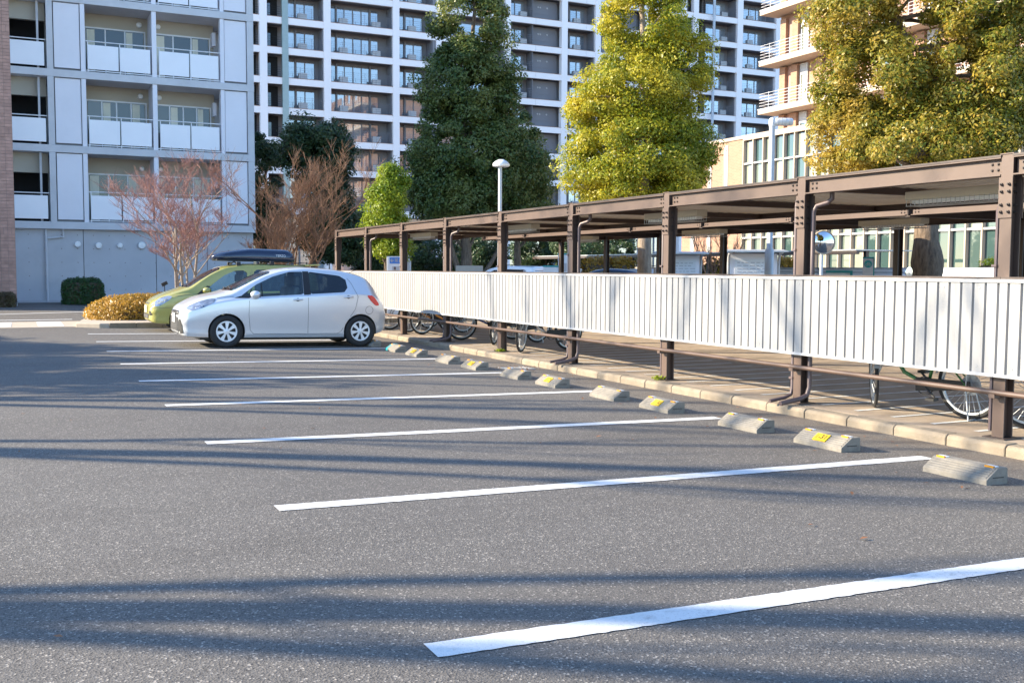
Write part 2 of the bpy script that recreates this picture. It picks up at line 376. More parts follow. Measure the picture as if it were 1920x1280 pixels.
# far crossing and lane marks on the access road
bb = MB(); bb.add([(-9, 26.45, .004), (1.32, 26.45, .004), (1.62, 29.2, .004), (-9, 29.2, .004)], [(0, 1, 2, 3)]); bb.build('crossing_band', M['slab'], ground)
for x0, x1 in ((-1.6, -1.05), (-.72, -.12), (.45, 1.02)):
    stripe(x0, x1, 26.75, 29.0, h=.009, seed=40, name='crossing_bar')
stripe(-6, 1.35, 30.1, 30.35, h=.005, seed=41)
bb = MB(); bb.add([(-5, 32.0, .005), (3.2, 35.6, .005), (3.2, 35.85, .005), (-5, 32.25, .005)], [(0, 1, 2, 3)]); bb.build('painted_line', M['line'], ground)

# raised walk island beyond the last stalls
b = MB(); b.prism([(1.25, 26.3), (1.75, 25.85), (12, 25.95), (12, 31.0), (2.6, 31.0), (1.6, 28.9)], 'z', -.15, .10)
walk = b.build('walkway', M['slab'], bevel=.02); tag(walk, kind='structure')
for i in range(14):                                             # paving slabs of the island edge
    x0 = 1.95 + i * .6
    MB().box(x0 + .004, x0 + .596, 25.80, 25.93, -.15, .105).build('kerb_stone', M['kerb'], walk, bevel=.012)

# bicycle parking floor behind the kerb
FZ = -.008
b = MB(); b.box(7.46, 15.6, -2, 26.6, -.15, FZ); floor = b.build('bicycle_parking_floor', M['paver']); tag(floor, kind='structure')
for k in range(-4, 40):
    y = 6.88 + .4867 * k
    if y < 25.9: stripe(7.66, 9.86, y - .03, y + .03, seed=100 + k, zf=lambda x: FZ, h=.004, jag=.003, parent=floor, name='bay_stripe')
for k in range(52):                                             # flagstones between kerb and bays
    pass
# kerb, stone by stone
kerb = bpy.data.objects.new('kerb', None); COL.objects.link(kerb); tag(kerb, kind='structure')
kp = [(7.30, -.22), (7.30, -.035), (7.325, -.010), (7.455, -.004), (7.455, -.22)]
kme = MB().prism(kp, 'y', .004, .596).mesh('kerb_stone', M['kerb'])
for k in range(48):
    o = link('kerb_stone', kme, kerb, (random.uniform(-.004, .004), -2.0 + k * .6, random.uniform(-.004, .004)))
    bv = o.modifiers.new('bevel', 'BEVEL'); bv.width = .012; bv.segments = 2
# drain grate by the kerb
dg_ = thing('drain_grate', 'small steel drain grate full of dead leaves beside the kerb', 'drain', (6.85, 14.05, gz(6.85)))
b = MB(); b.box(-.22, .22, -.22, -.19, -.01, .012); b.box(-.22, .22, .19, .22, -.01, .012); b.box(-.22, -.19, -.189, .189, -.01, .012); b.box(.19, .22, -.189, .189, -.01, .012)
b.build('frame', M['galv'], dg_)
for k in range(9): MB().box(-.17 + k * .0425 - .008, -.17 + k * .0425 + .008, -.188, .188, -.01, .008).build('bar', M['galv'], dg_)

# ================================================================== WHEEL STOPS
prof = [(0, 0), (0, .04), (.11, .118), (.122, .121), (.20, .121), (.208, .113), (.215, 0)]
sb = MB(); sb.prism(prof, 'y', -.285, .285); s_me = sb.mesh('body', M['stop'])
rb = MB()
for k in range(5):
    t = .14 + .18 * k; x = .11 * t; z = .04 + .078 * t
    rb.add([(x - .007, -.27, z - .003), (x - .004, -.27, z + .004), (x + .011, -.27, z + .0105), (x - .007, .27, z - .003), (x - .004, .27, z + .004), (x + .011, .27, z + .0105)],
           [(0, 1, 4, 3), (1, 2, 5, 4), (2, 0, 3, 5), (0, 2, 1), (3, 4, 5)])
r_me = rb.mesh('ridges', M['stop'])
hb = MB(); hb.box(.06, .17, -.287, -.284, .05, .056); h_me = hb.mesh('end_slot', M['black'])
refl = MB(); refl.box(.098, .118, -.035, .035, .112, .127); refl_me = refl.mesh('reflector', M['orange'])
refw = MB(); refw.box(.1185, .15, -.04, .04, .117, .127); refw_me = refw.mesh('reflector_back', M['signwhite'])
n_vec = Vector((-.078, 0, .11)).normalized()
pl = MB(); c0 = Vector((.055, 0, .04 + .078 * .5)); tv = Vector((.11, 0, .078)).normalized()
vs = [c0 + tv * a + Vector((0, c, 0)) + n_vec * h for h in (.004, .014) for a, c in ((-.042, -.075), (.042, -.075), (.042, .075), (-.042, .075))]
pl.add(vs, [(0, 3, 2, 1), (4, 5, 6, 7), (0, 1, 5, 4), (1, 2, 6, 5), (2, 3, 7, 6), (3, 0, 4, 7)]); pl_me = pl.mesh('number_plate', M['yellow'])
ordn = ['nearest', 'second', 'third', 'fourth', 'fifth', 'sixth', 'seventh', 'eighth', 'ninth']
for st in range(9):
    yc = 4.73 + STALL * st
    for side, dy in ((0, -.54), (1, .54)):
        if st == 0 and side == 0: continue
        y = yc + dy; plate = side == 0
        num = '1-%d' % (32 - st)
        if plate: lab = 'concrete wheel stop with yellow number plate, %s of the plated ones from the front' % ordn[st - 1]
        else: lab = 'plain concrete wheel stop without number plate, %s of the plain ones from the front' % ordn[st]
        if st == 5 and side == 1: lab = 'plain concrete wheel stop with a teal painted far end, near the silver car'
        t = thing('wheel_stop', lab, 'wheel stop', (6.10, y, gz(6.1) - .004), random.uniform(-.025, .025), 'concrete wheel stops along the stalls')
        t.rotation_euler.y = S_X
        bo = link('body', s_me, t); bv = bo.modifiers.new('bevel', 'BEVEL'); bv.width = .004; bv.segments = 2
        link('ridges', r_me, bo); link('end_slot', h_me, bo)
        for q in (-.215, .215):
            link('reflector', refl_me, t, (0, q, 0)); link('reflector_back', refw_me, t, (0, q, 0))
        if plate:
            p = link('number_plate', pl_me, t)
            me = text_mesh(num, .075, 'number', M['ink'])
            o = link('number', me, p); ey = Vector((0, -1, 0)); 
            o.matrix_local = Matrix.Translation(c0 + n_vec * .0145) @ Matrix((ey, tv, n_vec)).transposed().to_4x4()
        if st == 5 and side == 1:
            MB().prism([(x - .003 if i < 2 else x, z + .004) for i, (x, z) in enumerate(prof)], 'y', .16, .289).build('painted_end', M['teal'], t)

# ================================================================== BICYCLE SHELTER
PY = [6.05 + 2.512 * k for k in range(-1, 9)]         # post rows
HW = .0575
PXF, PXR, XB2 = 7.5675, 14.15, 11.75
sh = thing('bicycle_shelter', 'long brown steel bicycle shelter with flat roof behind the parking lot', 'shelter', (PXF, 16, FZ))
def P(b, name, m, smooth=None, bevel=0, parent=None):
    """build in world coordinates, parented to the shelter"""
    par = parent or sh; off = Vector((PXF, 16, FZ))
    b.v = [tuple(Vector(p) - off) for p in b.v]
    return b.build(name, m, par, smooth, bevel)
def hpost(b, x, y, z0, z1, w=.115, t=.010):
    b.box(x - w / 2, x - w / 2 + t, y - w / 2, y + w / 2, z0, z1); b.box(x + w / 2 - t, x + w / 2, y - w / 2, y + w / 2, z0, z1)
    b.box(x - w / 2 + t, x + w / 2 - t, y - t / 2, y + t / 2, z0, z1); return b
def ibeam_y(b, x, y0, y1, z0, z1, w=.10, t=.012):
    b.box(x - w / 2, x + w / 2, y0, y1, z1 - t, z1); b.box(x - w / 2, x + w / 2, y0, y1, z0, z0 + t); b.box(x - t / 2, x + t / 2, y0, y1, z0 + t, z1 - t); return b
def ibeam_x(b, y, x0, x1, z0, z1, w=.10, t=.012):
    b.box(x0, x1, y - w / 2, y + w / 2, z1 - t, z1); b.box(x0, x1, y - w / 2, y + w / 2, z0, z0 + t); b.box(x0, x1, y - t / 2, y + t / 2, z0 + t, z1 - t); return b
BOLT = {}
def bolts(pts, r, l, axis):
    k = (r, l, axis)
    if k not in BOLT:
        d = Vector((-1, 0, 0)) if axis == 'x' else Vector((0, -1, 0)); b = MB(); b.tube([Vector((0, 0, 0)), d * l * .5], r, 6); b.tube([d * l * .5, d * l], r * .55, 6); BOLT[k] = b.mesh('bolt', M['bolt'])
    for p in pts: link('bolt', BOLT[k], sh, Vector(p) - Vector((PXF, 16, FZ)))
def bolts_on_x(b, x, ys, zs, r=.016, l=.03): bolts([(x, y, z) for y in ys for z in zs], r, l, 'x')
for i, y in enumerate(PY):
    P(hpost(MB(), PXF, y, FZ, 2.39), 'post', M['brown'])
    P(MB().box(PXF - .066, PXF + .066, y - .066, y + .066, 2.391, 2.40), 'post_cap', M['brown'])
    if i:
        pl_ = P(MB().box(PXF - HW - .014, PXF - HW - .0005, y - .066, y + .066, 1.86, 2.20), 'splice_plate', M['brown'])
        bolts_on_x(None, PXF - HW - .014, (y - .036, y + .036), (1.91, 1.97, 2.08, 2.14), .014)
        P(MB().box(PXF + HW + .0005, PXF + HW + .013, y - .066, y + .066, 1.86, 2.20), 'splice_plate', M['brown'])
        bolts([(PXF + dx, y - .005, z) for z in (1.91, 1.97, 2.08, 2.14) for dx in (-.03, .03)], .011, .03, 'y')
        P(MB().box(PXF - .11, PXF + .11, y - .11, y + .11, FZ, FZ + .012), 'base_plate', M['brown_d'])
    if i < len(PY) - 1:
        y0, y1 = y + .062, PY[i + 1] - .062
        bm_ = P(ibeam_y(MB(), PXF - .01, y0, y1, 2.215, 2.372, .11), 'front_beam', M['brown'])
        bolts_on_x(None, PXF - .016, (y0 + .06, y0 + .12, y1 - .12, y1 - .06), (2.27, 2.32), .013, .016)
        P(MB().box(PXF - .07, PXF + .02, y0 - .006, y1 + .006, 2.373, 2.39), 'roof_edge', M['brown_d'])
        # corrugated roof deck, one sheet per bay
        for xa, xb in ((PXF + .06, 11.05), (XB2 + .06, 14.45)):
            b = MB(); x = xa; pr = []
            while x < xb:
                pr += [(x, 2.335), (x + .10, 2.335), (x + .125, 2.362), (x + .175, 2.362)]; x += .20
            nn = len(pr); vv = [(p, y, q) for p, q in pr] + [(p, PY[i + 1], q) for p, q in pr]
            b.add(vv, [(k, k + 1, k + 1 + nn, k + nn) for k in range(nn - 1)])
            P(b, 'roof_sheet', M['deck'])
        ibw = .11
        P(ibeam_y(MB(), XB2, y + .056, PY[i + 1] - .056, 2.22, 2.35, .10), 'middle_beam', M['brown'])
        bolts_on_x(None, XB2 - .006, (y + .10, y + .16, PY[i + 1] - .16, PY[i + 1] - .10), (2.265, 2.305), .012, .016)
        P(MB().box(XB2 - .03, XB2 + .07, y + .01, PY[i + 1] - .01, 2.366, 2.385), 'roof_edge', M['galv'])
        P(ibeam_y(MB(), PXR, y + .062, PY[i + 1] - .062, 2.20, 2.33, .10), 'rear_beam', M['brown'])
        P(MB().box(11.05, 11.09, y + .002, PY[i + 1] - .002, 2.25, 2.372), 'roof_edge', M['brown_d'])
    P(ibeam_x(MB(), y, PXF + .062, 11.05, 2.255, 2.33, .07), 'roof_arm', M['brown'])
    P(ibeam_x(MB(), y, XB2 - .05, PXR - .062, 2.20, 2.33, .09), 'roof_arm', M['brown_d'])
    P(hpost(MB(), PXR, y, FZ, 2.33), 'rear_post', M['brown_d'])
P(MB().box(PXF - .07, 11.09, PY[-1] + .08, PY[-1] + .10, 2.215, 2.39), 'end_fascia', M['brown'])
P(MB().box(XB2 - .05, 14.45, PY[-1] + .08, PY[-1] + .10, 2.215, 2.385), 'end_fascia', M['brown'])
# rain pipes
def arc_pts(p, q, r, k=4):
    return [p, q]
for i, y in enumerate(PY):
    if i in (2, 4, 6, 8):
        yy = y - .095; x = PXF + .03
        P(MB().tube([(x + .10, yy - .16, 2.23), (x + .10, yy - .16, 2.16), (x + .08, yy - .12, 2.12), (x + .02, yy - .02, 2.09), (x, yy, 2.03), (x, yy, .17), (x - .03, yy, .09), (x - .12, yy, .055), (x - .38, yy + .01, .015)], .026, 10), 'rain_pipe', M['pipe'], 40)
        P(MB().tube([(PXF - .03, y + .09, 2.16), (PXF - .04, y + .09, 2.10), (PXF - .04, y + .09, .15), (PXF - .06, y + .09, .08), (PXF - .14, y + .09, .05), (PXF - .34, y + .095, .02)], .02, 10), 'rain_pipe', M['pipe'], 40)
        for z in (1.62, .25):
            P(MB().box(PXF - .072, PXF - .03, y + .059, y + .115, z, z + .022), 'pipe_clamp', M['pipe'])
    else:
        P(MB().tube([(PXF + .05, y + .08, 2.2), (PXF + .0, y + .08, 2.05), (PXF - .045, y + .085, 1.92), (PXF - .045, y + .085, .05)], .016, 8), 'conduit', M['pipe'], 40)
        P(MB().box(PXF - .075, PXF - .03, y + .059, y + .11, 1.45, 1.47), 'pipe_clamp', M['pipe'])
# creeper wisps hanging from a beam joint are left to the leaves below
# fluorescent lights under the roof
def roof_light(x, y, z, lab):
    t = thing('roof_light', lab, 'lamp', (x, y, z), 0, 'strip lights under the shelter roof')
    MB().box(-.09, .09, -.66, .66, .06, .15).build('housing', M['beige'], t, bevel=.008)
    MB().box(-.05, .05, -.60, .60, .025, .06).build('diffuser', M['lampwhite'], t)
    g = MB()
    for k in range(23): g.tube([(-.10, -.62 + k * .0565, .07), (-.10, -.62 + k * .0565, 0), (.10, -.62 + k * .0565, 0), (.10, -.62 + k * .0565, .07)], .004, 4)
    for xx in (-.10, .10): g.tube([(xx, -.63, 0), (xx, .63, 0)], .005, 4)
    g.build('wire_guard', M['galv'], t); return t
o4 = ['nearest', 'second nearest', 'third nearest', 'farthest']
for k, y in enumerate((7.35, 12.33, 17.36, 22.38)):
    roof_light(8.5, y, 2.085, 'beige strip light with wire guard under the front roof, %s one' % o4[k])
for k, y in enumerate((12.33, 17.36, 22.38)):
    roof_light(12.7, y, 2.085, 'beige strip light with wire guard under the rear roof, %s one' % ['nearest', 'middle', 'farthest'][k])

# ================================================================== WHITE FENCE + RAIL
XF = 7.44
fe = thing('panel_fence', 'long white ribbed metal panel fence fixed along the shelter posts', 'fence', (XF, 16, FZ))
def PF(b, name, m, smooth=None, bevel=0, par=None):
    off = Vector((XF, 16, FZ)); b.v = [tuple(Vector(p) - off) for p in b.v]; return b.build(name, m, par or fe, smooth, bevel)
FY = [3.538 + 2.512 * k for k in range(10)]
for i in range(9):
    y0, y1 = FY[i] - (0 if i else .1), FY[i + 1] + (.15 if i == 8 else 0)
    pr = []; y = y0
    while y < y1 - .01:
        ye = min(y + .1256, y1)
        pr += [(y, 0), (ye - .026, 0), (ye - .022, .020), (ye - .004, .020)]; y += .1256
    pr.append((y1, 0)); nn = len(pr)
    b = MB(); b.add([(XF + q, p, .545) for p, q in pr] + [(XF + q, p, 1.325) for p, q in pr], [(k, k + 1, k + 1 + nn, k + nn) for k in range(nn - 1)])
    sheet = PF(b, 'ribbed_sheet', M['white'])
    PF(MB().box(XF - .012, XF + .035, y0 + .002, y1 - .002, 1.318, 1.346), 'top_trim', M['trim'])
    PF(MB().box(XF - .012, XF + .035, y0 + .002, y1 - .002, .522, .548), 'bottom_trim', M['trim'])
    PF(MB().box(XF + .036, XF + .066, y0 + .002, y1 - .002, 1.30, 1.366), 'backing_rail', M['brown_d'])
    PF(MB().box(XF + .036, XF + .066, y0 + .002, y1 - .002, .55, .60), 'backing_rail', M['brown_d'])
    b = MB()
    for k in range(1, 20, 3):
        yy = y0 + k * .1256 + .05
        for z in (.60, 1.27): b.tube([(XF, yy, z), (XF - .004, yy, z)], .006, 6)
    PF(b, 'screws', M['galv'])
ra = thing('guard_rail', 'low brown pipe rail running along the shelter posts below the white fence', 'rail', (PXF - .12, 16, .39))
MB().tube([(0, -13.2 + k * 1.3, 0) for k in range(19)], .024, 10).build('pipe', M['brown'], ra, 40)
for y in PY[1:]:
    MB().box(-.028, .045, y - 16 - .03, y - 16 + .03, -.045, -.012).build('bracket', M['brown'], ra)
# ================================================================== LEFT CONCRETE APARTMENT BLOCK
YB = 45.17
lb = thing('apartment_block', 'grey concrete apartment block with frosted balcony panels on the left', 'building', (4.7, YB, 0))
def PB(b, name, m, smooth=None, bevel=0, par=None, root=None, off=None):
    off = Vector(off or (4.7, YB, 0)); b.v = [tuple(Vector(p) - off) for p in b.v]; return b.build(name, m, par or root or lb, smooth, bevel)
X0, X1 = -.15, 9.41
FLO = [3.22, 6.25, 9.21, 12.15, 15.1]; SLB = .29
PB(MB().box(-.3, X1 - .02, YB + 2.6, YB + 12, 0, 15.1), 'core', M['concrete'])
joints = [X0, 2.52, 5.32, 7.4, X1 - .05]
for a, c in zip(joints[:-1], joints[1:]):
    PB(MB().box(a + .012, c - .012, YB + .22, YB + .5, 0, 2.93), 'wall_panel', M['concrete_w'])
PB(MB().box(X0, X1 - .06, YB + .26, YB + .55, .0, 2.93), 'joint_backing', M['dark'])
b = MB()
for x in np.arange(.5, 9.2, .6):
    for z in (.5, 1.05, 1.6, 2.15, 2.7): b.tube([(x, YB + .222, z), (x, YB + .217, z)], .02, 8)
PB(b, 'tie_holes', M['mortar'])
for x, z, r in ((2.3, 2.33, .13), (3.09, 2.29, .13), (3.91, 2.30, .11), (4.75, 2.32, .155), (5.58, 2.31, .14), (6.45, 2.3, .12)):
    PB(MB().lathe([(0, YB + .10), (r * .8, YB + .11), (r, YB + .15), (r, YB + .22)], 20, (x, 0, z), 'y'), 'vent_cap', M['capw'], 40)
PB(MB().tube([(1.14, YB + .14, 0), (1.14, YB + .14, 2.93)], .05, 10), 'drain_pipe', M['concrete'], 40)
PB(MB().tube([(1.78, YB + .14, 2.93), (1.78, YB + .14, 2.62), (1.14, YB + .14, 2.55)], .045, 10), 'drain_pipe', M['concrete'], 40)
PB(MB().box(X0, X1 - .1, YB - .3, YB + .2, 0, .06), 'gutter_step', M['concrete_w'])
for k, z in enumerate(FLO):
    PB(MB().box(X0, X1, YB - .06, YB + 2.6, z - SLB, z), 'floor_slab', M['concrete'], bevel=.01)
for x0, x1 in ((1.33, 1.56), (9.13, 9.40)):
    for k in range(4):
        PB(MB().box(x0, x1, YB - .055, YB + .3, FLO[k] + .002, FLO[k + 1] - SLB - .002), 'column', M['concrete'])
for k in range(4):
    f, t = FLO[k], FLO[k + 1] - SLB
    for x0, x1 in ((1.60, 2.54), (8.20, 9.10)):
        PB(MB().box(x0, x1, YB + .02, YB + .07, f + .09, t - .03), 'cladding_panel', M['panel'], bevel=.006)
        PB(MB().box(x0 - .03, x1 + .03, YB + .10, YB + .16, f + .003, t - .003), 'panel_backing', M['shadowgap'])
    for x0, x1 in ((2.57, 2.74), (8.02, 8.18), (5.28, 5.46)):
        PB(MB().box(x0, x1, YB - .02, YB + (1.5 if x0 > 5.2 and x0 < 5.4 else .35), f + .003, t - .003), 'pillar', M['panel'])
    yb = YB + 1.45
    PB(MB().box(2.75, 8.0, yb + .06, yb + .3, f + .003, t - .003), 'balcony_wall', M['backwall'])
    for (xa, xb) in ((2.80, 5.20), (5.52, 7.86)):
        wn = PB(MB().box(xa, xb, yb + .01, yb + .058, f + 2.04, f + 2.10).box(xa, xb, yb + .01, yb + .058, f + .04, f + .09).box(xa, xa + .05, yb + .01, yb + .058, f + .091, f + 2.039).box(xb - .05, xb, yb + .01, yb + .058, f + .091, f + 2.039), 'window', M['alu'])
        npn = 3 if k != 1 else 4
        cuts = [xa + .05 + (xb - xa - .1) * q / npn for q in range(npn + 1)]
        for q in range(npn):
            PB(MB().box(cuts[q] + .028, cuts[q + 1] - .028, yb + .030, yb + .04, f + .10, f + 2.03), 'pane', M['pane_left'], par=wn)
            if q: PB(MB().box(cuts[q] - .026, cuts[q] + .026, yb + .012, yb + .05, f + .092, f + 2.038), 'stile', M['alu'], par=wn)
            if (q + k) % 2 == 0:                                  # drawn curtain with folds
                cx0, cx1 = cuts[q] + .05, cuts[q] + .05 + (cuts[1] - cuts[0]) * random.uniform(.3, .55); nn = 14
                pr = [(cx0 + (cx1 - cx0) * j / nn, yb + .020 + .006 * (j % 2)) for j in range(nn + 1)]
                bb = MB(); bb.add([(p, q_, f + .12) for p, q_ in pr] + [(p, q_, f + 2.0) for p, q_ in pr], [(j, j + 1, j + 2 + nn, j + 1 + nn) for j in range(nn)])
                PB(bb, 'curtain', M['curtain'], par=wn)
    for x in (4.95, 5.70):
        PB(MB().lathe([(0, yb - .08), (.09, yb - .07), (.115, yb - .02), (.115, yb + .06)], 20, (x, 0, f + 2.36), 'y'), 'vent_cap', M['capw'], 40)
    PB(MB().box(7.86, 8.0, yb - .5, yb - .1, f + 1.7, f + 2.25), 'wall_cabinet', M['panel'])
    # parapet panels and hand rail
    for x0, x1 in ((2.82, 4.0), (4.03, 5.22), (5.55, 6.76), (6.79, 7.95)):
        PB(MB().box(x0 + .01, x1 - .01, YB + .0, YB + .02, f + .12, f + 1.08), 'parapet_panel', M['frost'], bevel=.004)
        PB(MB().box(x0, x0 + .03, YB + .022, YB + .06, f + .0, f + 1.22), 'rail_post', M['alu'])
    PB(MB().tube([(2.75, YB + .03, f + 1.22), (8.02, YB + .03, f + 1.22)], .022, 8), 'hand_rail', M['alu'], 40)
    PB(MB().box(2.76, 8.0, YB + .03, YB + .05, f + .05, f + .085), 'bottom_rail', M['alu'])
    # open stair bay at the left
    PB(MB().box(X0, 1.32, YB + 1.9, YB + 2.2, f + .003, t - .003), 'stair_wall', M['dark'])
    PB(MB().box(X0, 1.30, YB + .55, YB + .75, f + 1.95, t - .003), 'stair_beam', M['backwall'])
    PB(MB().box(.98, 1.06, YB + .25, YB + .33, f + .003, t - .003), 'stair_post', M['concrete'])
    PB(MB().box(X0 + .02, 1.24, YB + .0, YB + .02, f + .10, f + 1.02), 'parapet_panel', M['frost'], bevel=.004)
    PB(MB().tube([(X0, YB + .03, f + 1.12), (1.30, YB + .03, f + 1.12)], .022, 8), 'hand_rail', M['alu'], 40)
PB(MB().box(X0, X1, YB - .06, YB + 12, 15.1, 15.6), 'roof_parapet', M['concrete'])

# brick tiled block at the far left edge, tile by tile where seen
bt = thing('brick_block', 'brown brick tiled building corner at the left edge of the picture', 'building', (-4, 41.64, 0))
oB = (-4, 41.64, 0)
PB(MB().box(-.72, .03, 41.66, 42.4, 0, 12.7), 'brick_backing', M['mortar'], root=bt, off=oB)
PB(MB().box(-9, -.721, 41.648, 57, 0, 15.8), 'wall', M['brick_t'], root=bt, off=oB)
PB(MB().box(-.72, .03, 42.401, 57, 0, 15.8), 'wall', M['concrete'], root=bt, off=oB)
PB(MB().box(-.719, .03, 41.648, 42.4, 12.701, 15.8), 'wall', M['brick_t'], root=bt, off=oB)
tme = MB().box(.004, .238, -.016, 0, .004, .112).mesh('brick', M['tile'])
thalf = MB().box(.004, .116, -.016, 0, .004, .232).mesh('brick', M['tile'])
row = 0; z = .18
while z < 12.6:
    soldier = row in (20, 49, 78)
    if soldier:
        for c in range(6): link('brick', thalf, bt, (-.70 + .1217 * c + 4, .02, z))
        z += .24
    else:
        for c in range(3): link('brick', tme, bt, (-.70 + .2434 * c + 4, .02 - random.uniform(0, .004), z))
        z += .12
    row += 1
PB(MB().box(-8.95, .04, 41.60, 41.66, 0, .17), 'plinth', M['concrete'], root=bt, off=oB)

# ================================================================== WHITE APARTMENT TOWER BEHIND
YT = 100.0
tw = thing('apartment_tower', 'tall white framed apartment tower with dark recessed balconies behind the trees', 'building', (52, YT, 0))
def PT(b, name, m, smooth=None, par=None): return PB(b, name, m, smooth, 0, par, tw, (52, YT, 0))
ST = 2.84; BASE = 11.11; NS = 9
TOP = BASE + ST * NS
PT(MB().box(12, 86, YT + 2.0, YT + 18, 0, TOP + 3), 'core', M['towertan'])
cols = [(19.6, 20.2), (21.42, 22.13), (27.64, 28.33), (34.72, 35.4), (39.38, 39.95), (47.19, 47.82), (53.93, 54.65), (58.14, 58.82), (64.2, 64.9), (69.6, 70.2), (71.18, 71.86), (77.45, 78.23), (83.2, 84.0)]
for x0, x1 in cols: PT(MB().box(x0, x1, YT - .05, YT + .55, 0, TOP), 'frame_column', M['towerwhite'])
PT(MB().box(39.03, 39.37, YT + .1, YT + .6, 0, TOP), 'dark_column', M['towergrey'])
PT(MB().box(23.56, 24.14, YT - .12, YT + .3, 0, TOP), 'glass_fin', mat('green_glass', (.30, .38, .37), .15, var=.05))
PT(MB().tube([(73.8, YT - .35, 0), (73.8, YT - .35, TOP)], .16, 10), 'drain_pipe', M['pole'], 40)
pieces = [12, 21.8, 28.0, 35.06, 43.5, 50.8, 57.0, 64.5, 70.0, 77.9, 86]
for k in range(NS + 1):
    z = BASE + ST * k
    for a, c in zip(pieces[:-1], pieces[1:]):
        PT(MB().box(a + .012, c - .012, YT, YT + .30, z - .62, z), 'floor_band', M['towerwhite'])
    PT(MB().box(12, 86, YT + .302, YT + 2.0, z - .45, z - .05), 'floor_slab', M['towergrey'])
    PT(MB().box(12, 86, YT - .012, YT + .28, z + .001, z + .05), 'edge_strip', M['orange_rail'])
PT(MB().box(12, 86, YT, YT + .30, 6.61, 7.24), 'floor_band', M['towerwhite'])
bays = [(24.2, 27.6, 3, 'w'), (28.4, 34.7, 6, 'w'), (35.45, 39.0, 3, 'w'), (40.0, 47.1, 3, 'w'), (47.9, 50.6, 2, 'w'), (50.7, 53.9, 0, 's'), (54.7, 58.1, 3, 'w'), (58.9, 64.1, 0, 's'), (65, 69.5, 2, 'w'), (22.15, 23.5, 0, 'd'), (20.25, 21.4, 0, 'd'), (71.9, 73.5, 0, 'd'), (74.0, 77.4, 2, 'w'), (78.3, 83.1, 4, 'w')]
dsol = MB().box(0, 1, 0, .1, 0, 1)
paneM = {}
for bi, (xa, xb, npn, kind) in enumerate(bays):
    W = xb - xa
    if kind == 's':
        me = MB().box(0, W, 0, .06, 0, ST - .64).box(W * .06, W * .72, -.03, -.001, .75, ST - .75).mesh('solid_panel', M['towergrey'])
        dots = MB()
        for q in (.28, .36, .62): dots.lathe([(0, -.07), (.09, -.06), (.1, -.035)], 10, (W * q, 0, 1.45), 'y')
        dme = dots.mesh('vent_caps', M['trim'])
        for k in range(-1, NS):
            z = BASE + ST * k + .01
            o = link('solid_panel', me, tw, (xa - 52, 1.1, z)); link('vent_caps', dme, o)
        continue
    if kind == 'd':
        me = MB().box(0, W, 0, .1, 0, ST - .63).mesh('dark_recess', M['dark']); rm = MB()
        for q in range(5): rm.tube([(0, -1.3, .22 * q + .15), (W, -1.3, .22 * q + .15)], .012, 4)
        pm_ = MB().box(.1, W * .5, -.02, -.001, .05, 1.6).mesh('window', M['pane_dark'])
        rme = rm.mesh('railing', M['black'])
        for k in range(-1, NS):
            z = BASE + ST * k + .01
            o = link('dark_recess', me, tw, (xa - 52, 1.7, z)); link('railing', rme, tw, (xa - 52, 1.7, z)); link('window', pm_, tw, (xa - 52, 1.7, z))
        continue
    wW = W * (.86 if npn < 5 else .84); H = 2.02
    fr = MB(); pw = wW / npn
    fr.box(.0, wW, 0, .10, H - .06, H); fr.box(0, wW, 0, .10, 0, .06)
    for q in range(npn + 1): fr.box(max(0, q * pw - .05), min(wW, q * pw + .05), 0, .10, .061, H - .061)
    if npn > 2:                                                   # dark service pillar between windows
        fr.box(pw * .96, pw * 1.14, -.12, -.001, 0, H + .15)
        if npn > 4: fr.box(pw * 4.9, pw * 5.1, -.12, -.001, 0, H + .15)
    fme = fr.mesh('window', M['towergrey'])
    pme = MB().box(.052, pw - .052, .04, .05, .062, H - .062).mesh('pane', M['pane'])
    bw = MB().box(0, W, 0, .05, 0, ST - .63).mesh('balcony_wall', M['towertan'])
    side = MB().box(W - .05, W, -1.5, -.001, 0, ST - .63).mesh('balcony_screen', M['towergrey'])
    rl = MB()
    for q in range(6): rl.tube([(0, -1.42, .19 * q + .12), (W, -1.42, .19 * q + .12)], .011, 4)
    for q in range(int(W / 1.15) + 1): rl.tube([(q * 1.15, -1.42, 0), (q * 1.15, -1.42, 1.15)], .016, 4)
    rme = rl.mesh('railing', M['towergrey'])
    ume = MB().box(0, .85, -.9, -.5, .02, .72).mesh('outdoor_unit', M['unit'])
    for k in range(-1, NS):
        z = BASE + ST * k + .005
        link('balcony_wall', bw, tw, (xa - 52, 1.8, z)); link('balcony_screen', side, tw, (xa - 52, 1.8, z)); link('railing', rme, tw, (xa - 52, 1.6, z))
        wo = link('window', fme, tw, (xa - 52 + .03, 1.69, z))
        for q in range(npn): link('pane', pme, wo, (q * pw, 0, 0))
        link('outdoor_unit', ume, tw, (xa - 52 + pw * 1.15, 1.6, z))
        if npn > 4: link('outdoor_unit', ume, tw, (xa - 52 + pw * 5.0, 1.6, z))
# ground floors: tall shop windows
for x0 in np.arange(12.5, 85, 3.2):
    o = PT(MB().box(x0, x0 + .15, YT + 1.2, YT + 1.5, .4, 6.6).box(x0, x0 + 3.2, YT + 1.25, YT + 1.45, 3.2, 3.35), 'shop_front', M['towergrey'])
    PT(MB().box(x0 + .16, x0 + 3.18, YT + 1.3, YT + 1.32, .4, 3.19), 'pane', M['pane'], par=o); PT(MB().box(x0 + .16, x0 + 3.18, YT + 1.3, YT + 1.32, 3.36, 6.6), 'pane', M['pane'], par=o)

